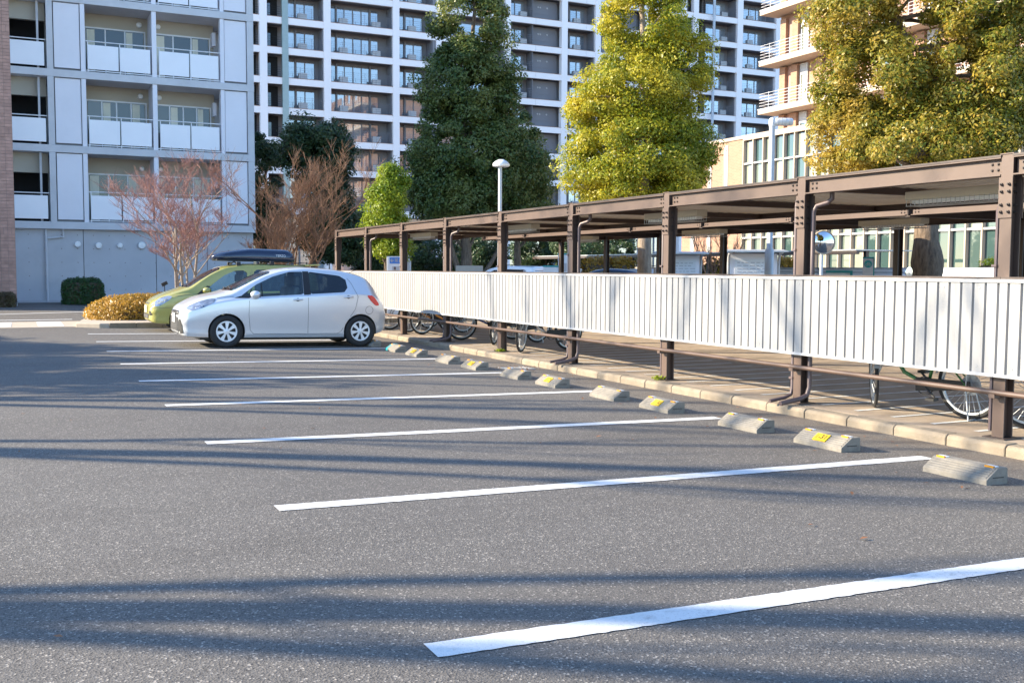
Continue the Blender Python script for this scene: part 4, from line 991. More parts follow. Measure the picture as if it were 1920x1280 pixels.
def make_car(name, label, S, paint, loc, rotz=0, rear_dark=True, detail=True):
    t = thing(name, label, 'car', loc, rotz); t.rotation_euler.y = S_X if detail else 0
    L = S['x'][-1]; xq = np.unique(np.concatenate([np.linspace(0, .3, 10), np.linspace(.3, L - .3, 56), np.linspace(L - .3, L, 10)]))
    zt, zb, wm, zs, wt = [hermite(S['x'], S[k], xq) for k in ('zt', 'zb', 'w', 'zs', 'wt')]
    rows = []
    for i in range(len(xq)):
        c = min(.075, max(.02, (zt[i] - zs[i]) * .45)); w_, b_, s_, T = wm[i], zb[i], zs[i], zt[i]
        ctrl = [(0, b_), (w_ * .82, b_), (w_ * .945, b_ + .05), (w_ * .965, b_ + .17), (w_ * 1.0, b_ + (s_ - b_) * .62), (w_ * .996, s_ - .05), (w_ * .985, s_ - .012), (w_ * .955, s_ + .012), (min(w_ * .94, wt[i] + (w_ * .95 - wt[i]) * .52), s_ + (T - c - s_) * .5), (wt[i], T - c), (wt[i] * .86, T - c * .42), (wt[i] * .5, T - c * .1), (0, T)]
        pts = []; n = len(ctrl)
        for k in range(n - 1):
            p0, p1, p2, p3 = [np.array(ctrl[max(0, min(n - 1, k + d))]) for d in (-1, 0, 1, 2)]
            for u in (0, .25, .5, .75):
                pts.append(.5 * ((2 * p1) + (-p0 + p2) * u + (2 * p0 - 5 * p1 + 4 * p2 - p3) * u * u + (-p0 + 3 * p1 - 3 * p2 + p3) * u ** 3) * 1.0)
        pts.append(np.array(ctrl[-1])); rows.append(np.array(pts))
    K = len(rows[0]); V = []; F = []
    for i, x in enumerate(xq):
        h = rows[i]; ring = [(x, y, z) for y, z in h] + [(x, -y, z) for y, z in h[-2:0:-1]]; V += ring
    N = 2 * K - 2
    for i in range(len(xq) - 1):
        for j in range(N): F.append((i * N + j, i * N + (j + 1) % N, (i + 1) * N + (j + 1) % N, (i + 1) * N + j))
    F.append(tuple(range(N))); F.append(tuple(range(len(xq) * N - 1, (len(xq) - 1) * N - 1, -1)))
    mb = MB(); mb.add(V, F); body = mb.build('body', [paint, CG['trimin'], M['black']])
    bvh = BVHTree.FromPolygons([Vector(v) for v in V], F)
    def side(x, z, sgn=-1, off=0.0):
        h = bvh.ray_cast(Vector((x, sgn * 2, z)), Vector((0, -sgn, 0)))
        if h[0] is None: return Vector((x, sgn * .5, z))
        return h[0] + h[1] * (off if h[1].y * sgn > 0 else -off)
    def front(y, z, off=0.0):
        h = bvh.ray_cast(Vector((-2, y, z)), Vector((1, 0, 0))); return (h[0] + Vector((-off, 0, 0))) if h[0] else Vector((.3, y, z))
    def rear(y, z, off=0.0):
        h = bvh.ray_cast(Vector((L + 2, y, z)), Vector((-1, 0, 0))); return (h[0] + Vector((off, 0, 0))) if h[0] else Vector((L - .3, y, z))
    def top(x, y, off=0.0):
        h = bvh.ray_cast(Vector((x, y, 4)), Vector((0, 0, -1))); return (h[0] + Vector((0, 0, off))) if h[0] else Vector((x, y, 1))
    def panel(nm, poly, fn, m, cell=.06, parent=None, off=.004):
        v2, f2 = grid_poly(poly, cell); b = MB(); b.add([fn(p[0], p[1], off) for p in v2], f2); return b.build(nm, m, parent or t, 40)
    def lineon(nm, pts, fn, m, wd=.008, parent=None, off=.0025):
        dense = []
        for a, c in zip(pts[:-1], pts[1:]):
            k = max(1, int(math.dist(a, c) / .05)); dense += [(a[0] + (c[0] - a[0]) * q / k, a[1] + (c[1] - a[1]) * q / k) for q in range(k)]
        dense.append(pts[-1]); v = []
        for i, p in enumerate(dense):
            a = dense[max(0, i - 1)]; c = dense[min(len(dense) - 1, i + 1)]; dx, dy = c[0] - a[0], c[1] - a[1]; l = math.hypot(dx, dy) or 1; nx, ny = -dy / l * wd / 2, dx / l * wd / 2
            v += [fn(p[0] + nx, p[1] + ny, off), fn(p[0] - nx, p[1] - ny, off)]
        b = MB(); b.add(v, [(2 * i, 2 * i + 1, 2 * i + 3, 2 * i + 2) for i in range(len(dense) - 1)]); return b.build(nm, m, parent or t)
    # ---- cut the cabin, windows and wheel wells out of the solid
    cuts = []
    def cut(b):
        o = b.build('cutter', [CG['trimin']]); cuts.append(o); boolean(body, o)
    cb = MB(); cav = S['cavity']; hw = lambda z: .68 - max(0, z - .8) * .30
    n = len(cav); cb.add([(x, -hw(z), z) for x, z in cav] + [(x, hw(z), z) for x, z in cav], [tuple(range(n)), tuple(range(2 * n - 1, n - 1, -1))] + [(i, i + n, (i + 1) % n + n, (i + 1) % n) for i in range(n)]); cut(cb)
    for wpoly in S['windows']: cut(MB().prism(smooth_poly(wpoly, 1, .05), 'y', -1.2, 1.2))
    cut(MB().prism(S['screen'], 'z', S['screen_z'], 2.2))
    R = S['wr']
    for wx in S['wheels']: cut(MB().tube([(wx, -1.2, R), (wx, 1.2, R)], R + .035, 40))
    for o in cuts: bpy.data.objects.remove(o)
    body.parent = t; me = body.data
    if len(me.materials) == 1: me.materials.append(CG['trimin'])
    me.polygons.foreach_set('use_smooth', [True] * len(me.polygons)); me.set_sharp_from_angle(angle=math.radians(32))
    # ---- glass
    for i, wpoly in enumerate(S['windows']):
        for sg in (-1, 1):
            panel('side_window', smooth_poly(wpoly, 1, .05), lambda x, z, o, sg=sg: side(x, z, sg, o), CG['dark' if (i and rear_dark) else 'clear'], .08, off=-.006)
    panel('windscreen', S['screen'], top, CG['clear'], .1, off=-.004)
    panel('rear_window', S['rearglass'], rear, CG['dark'], .1, off=.004)
    # black pillar trims and window surround
    for wpoly in S['blacks']:
        for sg in (-1, 1): panel('pillar_trim', wpoly, lambda x, z, o, sg=sg: side(x, z, sg, o), M['black'], .06, off=.0035)
    # ---- lights
    for sg in (-1, 1):
        hl_ = panel('headlight', smooth_poly(S['head'], 2), lambda x, z, o, sg=sg: side(x, z, sg, o), CG['head'], .035, off=.006)
        c = side(S['head_c'][0], S['head_c'][1], sg, .0)
        MB().lathe([(.0, -.012), (.035, -.008), (.055, .0)], 14, (c.x + .01, c.y + sg * .008, c.z), 'y').build('bulb', M['dark'] if False else CG['lamp'], hl_, 40)
        panel('tail_light', smooth_poly(S['tail'], 1), lambda x, z, o, sg=sg: side(x, z, sg, o), CG['red'], .03, off=.006)
    # ---- front
    for poly, mt, nm in S['front']: panel(nm, poly, front, {'black': M['black'], 'chrome': M['chrome'], 'white': M['signwhite'], 'paint': paint}[mt], .06, off=.006 if nm != 'number_plate' else .02)
    for z in S['grille_bars']: lineon('grille_bar', [(-.38, z), (.38, z)], front, CG['gap'], .014, off=.012)
    # ---- panel gaps, doors
    for ln in S['gaps']:
        for sg in (-1, 1): lineon('panel_gap', ln, lambda x, z, o, sg=sg: side(x, z, sg, o), CG['gap'], .0065)
    for (hx, hz) in S['handles']:
        for sg in (-1, 1):
            c = side(hx, hz, sg, .0); b = MB(); b.tube([(hx - .09, c.y + sg * .004, hz), (hx - .06, c.y + sg * .03, hz + .004), (hx + .06, c.y + sg * .03, hz + .006), (hx + .09, c.y + sg * .004, hz + .004)], [.012, .017, .017, .012], 8); b.build('door_handle', paint, t, 60)
            MB().lathe([(0, sg * .003), (.03, sg * .002), (.034, 0)], 14, (hx - .0, c.y, hz), 'y').build('handle_recess', CG['gap'], t)
    # sill and arch lips
    for sg in (-1, 1):
        for wx in S['wheels']:
            pts = []
            for k in range(19):
                a = math.pi * (k / 18) * 1.12 - .06 * math.pi; x, z = wx + (R + .04) * math.cos(a), R + (R + .04) * math.sin(a)
                if z > .2: pts.append((x, z))
            lineon('arch_lip', pts, lambda x, z, o, sg=sg: side(x, z, sg, o), paint, .02, off=.006)
    # ---- wheels
    for wx in S['wheels']:
        for sg in (-1, 1):
            yo = sg * (S['w'][6] - .03); wh = bpy.data.objects.new('wheel', None); COL.objects.link(wh); wh.parent = t; wh.location = (wx, yo, R)
            wh.rotation_euler = (0, random.uniform(0, 1), 0)
            s = sg; rr = R * .66
            MB().lathe([(rr, -s * .16), (R * .93, -s * .165), (R, -s * .13), (R, -s * .03), (R * .985, -s * .012), (R * .93, s * .004), (R * .8, s * .010), (rr, -s * .006), (rr - .015, -s * .03)], 40, (0, 0, 0), 'y').build('tyre', M['rubber'], wh, 50)
            MB().lathe([(0, -s * .03), (rr * .99, -s * .045)], 32, (0, 0, 0), 'y').build('wheel_well_disc', M['black'], wh)
            rim = MB(); rim.lathe([(rr - .014, -s * .03), (rr - .008, -s * .004), (rr - .022, -s * .002), (rr - .036, -s * .02)], 40, (0, 0, 0), 'y')
            rim.lathe([(0, s * .002), (.035, 0), (.05, -s * .008), (.055, -s * .03)], 20, (0, 0, 0), 'y')
            for k in range(7):
                a = 2 * math.pi * k / 7; ca, sa = math.cos(a), math.sin(a); v = []
                for rad, hw_, yy in ((.04, .016, -.006), (rr * .55, .024, -.010), (rr - .016, .040, -.012)):
                    for q in (-1, 1): v.append((rad * ca - q * hw_ * sa, s * yy, rad * sa + q * hw_ * ca))
                    for q in (1, -1): v.append((rad * ca - q * hw_ * sa, s * (yy - .02), rad * sa + q * hw_ * ca))
                f = []
                for g in range(2):
                    for e in range(4): f.append((g * 4 + e, g * 4 + (e + 1) % 4, g * 4 + 4 + (e + 1) % 4, g * 4 + 4 + e))
                rim.add(v, f)
            rim.build('rim', M['silver_rim'], wh, 35)
    # ---- mirrors
    for sg in (-1, 1):
        mx, mz = S['mirror']; c = side(mx, mz, sg); b = MB(); cy = c.y + sg * .13
        prof = [(0, -.105), (.045, -.095), (.075, -.05), (.082, .0), (.075, .05), (.05, .085), (0, .10)]
        b.lathe(prof, 16, (0, 0, 0), 'x'); b.v = [(p[0] * .85 + mx - .03 + .0, p[1] * 1.25 + cy, p[2] * .85 + mz + .02) for p in b.v]
        mo = b.build('door_mirror', paint, t, 60)
        MB().bar((mx + .02, c.y, mz - .03), (mx, cy, mz - .02), .06, .035).build('mirror_foot', M['black'], mo)
        b2_ = MB(); b2_.lathe([(0, 0), (.066, .001)], 16, (0, 0, 0), 'x'); b2_.v = [(mx + .052, p[1] * 1.2 + cy, p[2] * .85 + mz + .02) for p in b2_.v]; b2_.build('mirror_glass', M['chrome'], mo)
    # ---- inside
    zf = S['seat_z']
    for (sx, yy) in ((S['seats'][0], -.34), (S['seats'][0], .34), (S['seats'][1], -.36), (S['seats'][1], .36)):
        b = MB(); b.prism([(sx - .45, zf), (sx - .42, zf + .14), (sx, zf + .12), (sx + .12, zf + .62), (sx + .22, zf + .62), (sx + .14, zf)], 'y', yy - .23, yy + .23); so = b.build('seat', CG['seat'], t, bevel=.04)
        MB().box(sx + .15, sx + .24, yy - .13, yy + .13, zf + .64, zf + .82).build('headrest', CG['seat'], so, bevel=.03)
    b = MB(); cx, cz = S['wheel_pos']; ring = [(cx + .06 * math.sin(a), .34 + .18 * math.cos(a), cz + .17 * math.sin(a)) for a in np.linspace(0, 2 * math.pi, 21)]; b.tube(ring, .014, 6); b.build('steering_wheel', M['black'], t, 60)
    b = MB(); b.prism(S['dash'], 'y', -.62, .62); b.build('dashboard', CG['dashb'], t)
    # wipers, aerial, under tray
    for y0 in (-.45, .12):
        a, c = top(S['wiper'][0], y0, .015), top(S['wiper'][1], y0 + .5, .012); MB().bar(a, c, .02, .015).build('wiper', M['black'], t)
    a = top(S['aerial'], 0, 0.0); MB().tube([a, a + Vector((.16, 0, .07))], .005, 5).build('aerial', M['black'], t)
    MB().box(.35, L - .35, -.66, .66, .14, .22).build('under_tray', M['black'], t)
    return t, side, front, top
HATCH = dict(
    x=[0, .05, .15, .40, .84, 1.1, 1.3, 1.6, 1.9, 2.3, 2.8, 3.2, 3.5, 3.64, 3.76, 3.84, 3.885],
    zt=[.65, .73, .795, .915, 1.025, 1.155, 1.26, 1.39, 1.465, 1.50, 1.48, 1.42, 1.325, 1.17, .98, .78, .56],
    zb=[.27, .215, .19, .18, .175, .17, .17, .17, .17, .17, .17, .175, .20, .23, .27, .32, .38],
    w=[.52, .66, .755, .82, .84, .845, .8475, .8475, .8475, .8475, .8475, .84, .825, .80, .76, .70, .60],
    zs=[.55, .60, .66, .77, .87, .90, .915, .93, .95, .97, 1.0, 1.02, 1.0, .94, .84, .68, .50],
    wt=[.40, .52, .62, .70, .735, .70, .665, .615, .59, .575, .56, .55, .54, .56, .58, .56, .46],
    cavity=[(1.0, .72), (1.12, 1.06), (1.34, 1.20), (1.62, 1.33), (1.95, 1.405), (2.4, 1.435), (3.0, 1.40), (3.3, 1.28), (3.42, 1.0), (3.42, .72)],
    windows=[[(1.06, .945), (1.25, .925), (2.21, .985), (2.225, 1.408), (1.98, 1.40), (1.66, 1.305), (1.34, 1.15)], [(2.345, .993), (2.99, 1.035), (3.07, 1.12), (3.06, 1.27), (2.94, 1.345), (2.345, 1.410)]],
    blacks=[[(2.213, .975), (2.345, .985), (2.345, 1.414), (2.227, 1.414)], [(.93, .905), (1.19, .905), (1.25, .925), (1.06, .945)], [(1.43, .935), (1.455, .937), (1.455, 1.18), (1.43, 1.17)]],
    screen=[(.93, -.64), (1.25, -.615), (1.62, -.535), (1.68, -.3), (1.70, 0), (1.68, .3), (1.62, .535), (1.25, .615), (.93, .64), (.88, .3), (.86, 0), (.88, -.3)], screen_z=.99,
    rearglass=[(-.50, 1.02), (.50, 1.02), (.44, 1.29), (-.44, 1.29)], wr=.298, wheels=(.80, 3.31),
    head=[(.10, .70), (.20, .665), (.40, .73), (.56, .815), (.63, .885), (.52, .885), (.34, .835), (.18, .76)], head_c=(.36, .775),
    tail=[(3.42, .985), (3.56, .975), (3.70, .80), (3.62, .78), (3.52, .86)],
    front=[([(-.46, .58), (.46, .58), (.50, .66), (-.50, .66)], 'black', 'upper_grille'), ([(-.50, .64), (.50, .64), (.52, .662), (-.52, .662)], 'chrome', 'grille_chrome'), ([(-.42, .24), (.42, .24), (.62, .33), (.46, .54), (-.46, .54), (-.62, .33)], 'black', 'lower_grille'), ([(-.165, .44), (.165, .44), (.165, .605), (-.165, .605)], 'white', 'number_plate'),
           ([(-.66, .26), (-.57, .25), (-.51, .42), (-.55, .52), (-.62, .50)], 'black', 'fog_recess'), ([(.66, .26), (.57, .25), (.51, .42), (.55, .52), (.62, .50)], 'black', 'fog_recess')],
    grille_bars=(.31, .35, .39, .43, .47, .51),
    gaps=[[(1.20, .90), (1.19, .60), (1.22, .32), (1.28, .255), (2.29, .25), (2.86, .255), (2.93, .30), (3.05, .50), (3.20, .72), (3.25, .95), (3.16, 1.20), (3.09, 1.30)], [(2.285, .975), (2.29, .26)], [(.64, .90), (.80, .93), (.93, .93)], [(3.48 + .075 * math.cos(a_), .70 + .075 * math.sin(a_)) for a_ in np.linspace(0, 2 * math.pi, 25)]],
    handles=[(2.09, .885), (3.06, .945)], mirror=(1.32, .955), seats=(1.98, 2.85), seat_z=.50, wheel_pos=(1.40, .93), dash=[(.98, .74), (1.02, .94), (1.25, .99), (1.38, .90), (1.38, .74)],
    wiper=(.93, .99), aerial=3.3)
MPV = dict(
    x=[0, .05, .15, .35, .65, .85, 1.1, 1.4, 1.7, 2.2, 2.8, 3.3, 3.6, 3.74, 3.81, 3.85, 3.86],
    zt=[.60, .68, .76, .86, .97, 1.05, 1.22, 1.40, 1.515, 1.575, 1.585, 1.575, 1.55, 1.42, 1.1, .75, .5],
    zb=[.27, .22, .19, .18, .175, .17, .17, .17, .17, .17, .17, .175, .20, .24, .28, .32, .38],
    w=[.52, .65, .735, .79, .82, .825, .83, .83, .83, .83, .83, .825, .81, .79, .77, .74, .66],
    zs=[.50, .56, .63, .74, .83, .86, .87, .88, .89, .90, .92, .92, .92, .90, .85, .68, .46],
    wt=[.40, .52, .60, .67, .72, .72, .70, .66, .635, .62, .62, .615, .60, .62, .64, .62, .5],
    cavity=[(.95, .70), (1.02, 1.04), (1.2, 1.18), (1.5, 1.38), (1.75, 1.455), (2.2, 1.50), (3.2, 1.50), (3.45, 1.40), (3.55, 1.0), (3.55, .70)],
    windows=[[(1.12, .88), (2.10, .93), (2.13, 1.36), (2.04, 1.415), (1.86, 1.405), (1.62, 1.30), (1.36, 1.10)], [(2.28, .94), (3.45, .96), (3.48, 1.30), (3.38, 1.43), (2.36, 1.44), (2.28, 1.38)]],
    blacks=[[(.98, .85), (1.12, .87), (1.30, 1.04), (1.22, 1.05)]],
    screen=[(.80, -.62), (1.15, -.63), (1.52, -.56), (1.58, -.3), (1.60, 0), (1.58, .3), (1.52, .56), (1.15, .63), (.80, .62), (.74, .3), (.72, 0), (.74, -.3)], screen_z=1.01,
    rearglass=[(-.55, 1.0), (.55, 1.0), (.5, 1.4), (-.5, 1.4)], wr=.295, wheels=(.72, 3.22),
    head=[(.09, .57), (.20, .59), (.40, .72), (.47, .80), (.38, .815), (.22, .76), (.12, .68)], head_c=(.27, .69),
    tail=[(3.66, .95), (3.76, .95), (3.78, .65), (3.70, .65)],
    front=[([(-.40, .29), (.40, .29), (.48, .40), (-.48, .40)], 'black', 'lower_grille'), ([(-.36, .62), (.36, .62), (.36, .645), (-.36, .645)], 'black', 'upper_grille'), ([(-.165, .42), (.165, .42), (.165, .585), (-.165, .585)], 'white', 'number_plate'), ([(-.64, .38), (-.53, .36), (-.50, .46), (-.60, .48)], 'black', 'fog_recess'), ([(.64, .38), (.53, .36), (.50, .46), (.60, .48)], 'black', 'fog_recess')],
    grille_bars=(.32, .345, .37),
    gaps=[[(1.08, .86), (1.08, .40), (1.16, .26), (2.18, .25), (2.20, 1.38)], [(2.24, 1.44), (2.25, .27), (3.3, .60), (3.52, .9)], [(.05, .55), (.30, .545), (.48, .56)], [(.46, .80), (.75, .84), (1.0, .86)]],
    handles=[(2.02, .82), (3.2, .84)], mirror=(1.22, .93), seats=(1.9, 2.85), seat_z=.50, wheel_pos=(1.32, .90), dash=[(.9, .74), (.98, .93), (1.2, .96), (1.3, .88), (1.3, .74)],
    wiper=(.80, .86), aerial=3.4)
silver = m_carpaint('silver_paint', (.74, .755, .78), .42); lime_p = m_carpaint('lime_paint', (.38, .36, .10), .1)
navy_p = m_carpaint('navy_paint', (.02, .035, .07), .3); white_p = m_carpaint('white_paint', (.75, .76, .77), .0)
make_car('hatchback_car', 'silver five door hatchback parked by the white fence', HATCH, silver, (2.62, 19.85, gz(2.62)))
tc_, side_, front_, top_ = make_car('small_van', 'lime green small van with navy roof box behind the silver hatchback', MPV, lime_p, (2.66, 24.75, gz(2.66)), 0)
# roof rack and box of the lime van
for x in (1.95, 2.72):
    b = MB(); pts = [(x, y, top_(x, y).z + (.06 if abs(y) < .5 else .03)) for y in (-.56, -.5, 0, .5, .56)]; b.tube(pts, .014, 8); rk = b.build('roof_bar', M['black'], tc_, 60)
    for y in (-.56, .56):
        z = top_(x, y).z; MB().box(x - .05, x + .05, y - .03, y + .03, z - .01, z + .09).build('rack_foot', M['black'], rk, bevel=.015)
bx = MB(); xs_ = np.linspace(0, 1, 26); ring = 20; vv = []
for u in xs_:
    x = 1.42 + 1.92 * u; hz = .20 * (min(1, (u / .45)) ** .6) * (min(1, (1 - u) / .10 + .02) ** .45) + .03; hw_ = .34 * (min(1, u / .18 + .25) ** .6) * (min(1, (1 - u) / .06 + .5) ** .5); base = 1.70 + .015 * (1 - u)
    for k in range(ring):
        a = 2 * math.pi * k / ring; ca, sa = math.cos(a), math.sin(a); y = math.copysign(abs(ca) ** .55, ca) * hw_; z = base + (math.copysign(abs(sa) ** .75, sa) * (hz if sa > 0 else .07)); vv.append((x, y, z))
ff = [(i * ring + j, i * ring + (j + 1) % ring, (i + 1) * ring + (j + 1) % ring, (i + 1) * ring + j) for i in range(25) for j in range(ring)] + [tuple(range(ring)), tuple(range(25 * ring, 26 * ring))]
bx.add(vv, ff); box = bx.build('roof_box', mat('navy_gloss', (.012, .022, .055), .16, coat=.6, var=.05), tc_, 60)
MB().box(1.50, 3.25, -.335, .335, 1.628, 1.664).build('box_tray', M['black'], box, bevel=.015)
bl = bpy.data.objects.new('lettering', text_mesh('TERZO', .075, 'lettering', M['signwhite'])); COL.objects.link(bl); bl.parent = box; bl.location = (2.98, -.338, 1.775); bl.rotation_euler = (math.radians(82), 0, 0)
b = MB(); b.prism([(3.52, 1.545), (3.86, 1.565), (3.90, 1.60), (3.50, 1.585)], 'y', -.52, .52); b.build('rear_spoiler', lime_p, tc_, bevel=.01)
p = at(1120, 515, 40); make_car('dark_car', 'dark navy car seen over the fence left of the pale trunk', HATCH, navy_p, (p.x - 1.6, p.y + .9, -.03), -.5, detail=False)
p = at(930, 510, 40); make_car('white_van', 'white small van with dark windows behind the post in the middle', MPV, white_p, (p.x - .6, p.y + 1.2, -.03), -1.15, detail=False)

# ================================================================== BICYCLES
def make_bike(frame_m, basket=True, mirror=False):
    t = thing('bicycle', 'bicycle', 'bicycle'); R = .33; WB = 1.06
    def wheel(x, steer, yaw_c):
        wh = bpy.data.objects.new('wheel', None); COL.objects.link(wh); wh.parent = t; wh.location = (x, 0, R); wh.rotation_euler = (0, 0, steer)
        MB().lathe([(R - .045, -.012), (R - .025, -.019), (R - .006, -.012), (R, 0), (R - .006, .012), (R - .025, .019), (R - .045, .012)], 36, (0, 0, 0), 'y', closed=True).build('tyre', M['rubber'], wh, 60)
        MB().lathe([(R - .062, -.010), (R - .040, -.013), (R - .040, .013), (R - .062, .010)], 36, (0, 0, 0), 'y', closed=True).build('rim', M['galv'], wh, 40)
        b = MB()
        for k in range(28):
            a = 2 * math.pi * k / 28; q = .03 if k % 2 else -.03; da = .35 if (k // 2) % 2 else -.35
            b.tube([(.025 * math.cos(a + da * 3), q, .025 * math.sin(a + da * 3)), ((R - .055) * math.cos(a), 0, (R - .055) * math.sin(a))], .0022, 4, cap=False)
        b.tube([(0, -.05, 0), (0, .05, 0)], .024, 10); b.build('spokes', M['galv'], wh)
        MB().lathe([(.0, .034), (.10, .034), (.10, .030), (0, .030)] if x > .5 else [(0, .03), (.04, .03)], 20, (0, 0, 0), 'y').build('drum_brake', M['galv'], wh)
        b = MB(); arc = [((R + .025) * math.cos(a), 0, (R + .025) * math.sin(a)) for a in np.linspace(math.radians(20 if x < .5 else -5), math.radians(165 if x > .5 else 150), 16)]
        v = []
        for (px_, _, pz) in arc: v += [(px_, -.025, pz), (px_, .025, pz), (px_ * 1.012, 0, pz * 1.012)]
        f = []
        for i in range(15): f += [(3 * i, 3 * i + 3, 3 * i + 5, 3 * i + 2), (3 * i + 2, 3 * i + 5, 3 * i + 4, 3 * i + 1)]
        b.add(v, f); b.build('mudguard', M['galv'], wh, 60); return wh
    STEER = .0
    fw_ = wheel(0, STEER, 0); rw = wheel(WB, 0, 0)
    b = MB(); hd = Vector((.16, 0, .80)); bbk = Vector((.62, 0, .29)); st = Vector((.74, 0, .70)); ax = Vector((WB, 0, R))
    b.tube([hd + Vector((-.01, 0, -.10)), (.36, 0, .40), bbk], .021, 8); b.tube([hd, (.40, 0, .55), (.68, 0, .47)], .016, 8); b.tube([bbk, st], .017, 8)
    for s in (-1, 1):
        b.tube([bbk + Vector((0, s * .03, 0)), ax + Vector((0, s * .06, 0))], .010, 6); b.tube([st + Vector((0, s * .02, -.05)), ax + Vector((0, s * .06, 0))], .008, 6)
    b.tube([hd + Vector((.015, 0, -.13)), hd + Vector((-.015, 0, .04))], .024, 8); b.build('frame', frame_m, t, 60)
    b = MB()
    for s in (-1, 1): b.tube([(.17, s * .05, .66), (.10, s * .055, .52), (.0, s * .055, R)], .011, 6)
    b.tube([(.165, -.06, .67), (.165, .06, .67)], .014, 6); b.tube([(.165, 0, .67), (.12, 0, .98)], .014, 8); b.build('fork', M['galv'], t, 60)
    b = MB(); b.tube([(.30, -.27, 1.0), (.20, -.26, 1.03), (.12, -.12, 1.0), (.12, 0, .97), (.12, .12, 1.0), (.20, .26, 1.03), (.30, .27, 1.0)], .012, 8); hb_ = b.build('handlebar', M['galv'], t, 60)
    for s in (-1, 1): MB().tube([(.22, s * .262, 1.026), (.34, s * .272, .995)], .017, 8).build('grip', M['black'], hb_, 60)
    b = MB(); b.prism([(.62, .80), (.66, .85), (.90, .88), (.94, .85), (.88, .80), (.72, .78)], 'y', -.07, .07); b.build('saddle', M['black'], t, bevel=.03); MB().tube([st, (.77, 0, .80)], .013, 8).build('seat_post', M['chrome'], t, 60)
    b = MB(); b.lathe([(.085, -.045), (.095, -.045), (.095, -.05), (.085, -.05)], 24, (bbk.x, 0, bbk.z), 'y', closed=True)
    b.tube([(bbk.x, -.06, bbk.z), (bbk.x + .12, -.075, bbk.z - .11)], .011, 6); b.tube([(bbk.x, .06, bbk.z), (bbk.x - .12, .075, bbk.z + .11)], .011, 6)
    b.box(bbk.x + .08, bbk.x + .17, -.17, -.085, bbk.z - .125, bbk.z - .10); b.box(bbk.x - .17, bbk.x - .08, .085, .17, bbk.z + .10, bbk.z + .125); b.build('crank', M['black'], t)
    b = MB(); b.prism([(bbk.x - .1, bbk.z - .06), (bbk.x - .1, bbk.z + .08), (WB + .04, R + .045), (WB + .05, R - .04)], 'y', -.062, -.047); b.build('chain_guard', M['black'], t, bevel=.01)
    b = MB(); b.box(.86, 1.24, -.06, .06, .715, .725)
    for s in (-1, 1): b.tube([(.86, s * .06, .72), (1.24, s * .06, .72)], .007, 5); b.tube([(1.10, s * .06, .72), (WB, s * .065, R)], .006, 5)
    b.build('rear_rack', M['galv'], t)
    b = MB()
    for s in (-1, 1): b.tube([(WB, s * .07, R), (WB + .06, s * .12, .01)], .008, 6)
    b.tube([(WB + .06, -.12, .01), (WB + .06, .12, .01)], .009, 6); b.build('kickstand', M['galv'], t)
    if basket:
        b = MB()
        for z, e in ((.72, .0), (.80, .01), (.88, .02), (.96, .03)): b.tube([(-.22 - e, -.15 - e, z), (.10 + e, -.15 - e, z), (.10 + e, .15 + e, z), (-.22 - e, .15 + e, z), (-.22 - e, -.15 - e, z)], .004, 4)
        for q in np.linspace(-.22, .10, 8):
            for s in (-1, 1): b.tube([(q, s * .15, .72), (q, s * .18, .96)], .003, 4)
        for q in np.linspace(-.15, .15, 7):
            for xx, e in ((-.22, -.03), (.10, .03)): b.tube([(xx, q, .72), (xx + e, q * 1.2, .96)], .003, 4)
            b.tube([(-.22, q, .72), (.10, q, .72)], .003, 4)
        b.build('basket', M['galv'], t)
    b = MB(); b.lathe([(0, -.06), (.03, -.05), (.036, .0), (.03, .01), (0, .012)], 14, (-.02, .07, .62), 'x'); b.build('headlamp', M['chrome'], t, 60)
    if mirror:
        b = MB(); b.tube([(.22, .262, 1.03), (.20, .30, 1.25), (.19, .31, 1.34)], .006, 6); mo = b.build('mirror_stem', M['chrome'], t, 60)
        b = MB(); b.lathe([(0, -.02), (.045, -.012), (.058, .0), (.056, .008), (0, .01)], 18, (.19, .33, 1.385), 'x'); b.build('mirror', M['chrome'], mo, 60)
    return t
def place(t, front, rear, label, steer=0.0, lean=.06):
    a = Vector((front[0], front[1], FZ + .004)); d = Vector((rear[0] - front[0], rear[1] - front[1], 0))
    t.location = a; t.rotation_euler = (lean, 0, math.atan2(d.y, d.x)); tag(t, label, 'bicycle', 'bicycles in the shelter')
    for c in t.children:
        if c.name.startswith('wheel') and c.location.x < .1: c.rotation_euler = (0, 0, steer)
        if c.name.startswith(('fork', 'handlebar', 'basket', 'mirror', 'headlamp')): pass
    return t
bm1 = mat('bike_green', (.03, .16, .03), .3, coat=.5); bm2 = mat('bike_orange', (.70, .28, .02), .3, coat=.5); bm3 = mat('bike_black', (.02, .02, .025), .3, coat=.5); bm4 = mat('bike_silver', (.5, .5, .52), .3, metal=.5); bm5 = mat('bike_blue', (.04, .07, .25), .3, coat=.5)
place(make_bike(bm1, True, True), (8.04, 7.98), (8.20, 7.03), 'green framed bicycle with a round mirror, nearest whole one under the fence', -.85)
place(make_bike(bm3), (8.2, 6.25), (8.9, 5.4), 'dark bicycle cut by the right edge of the picture', .1)
place(make_bike(bm4), (7.74, 15.72), (8.75, 15.95), 'silver bicycle with turned front wheel beside the sixth bay post', .6)
place(make_bike(bm3), (8.05, 17.5), (9.1, 17.75), 'black bicycle with turned front wheel left of the silver bicycle', .65)
place(make_bike(bm5), (8.0, 18.95), (9.05, 18.75), 'dark blue bicycle beside the post with two rain pipes', .1)
place(make_bike(bm2), (7.9, 20.9), (8.95, 21.1), 'orange bicycle just right of the silver car', .05)
place(make_bike(bm2), (7.85, 21.6), (8.9, 21.8), 'orange bicycle half hidden behind another orange one', .1)
place(make_bike(bm3), (7.8, 22.75), (8.85, 22.95), 'black bicycle partly hidden by the tail of the silver car', .0)
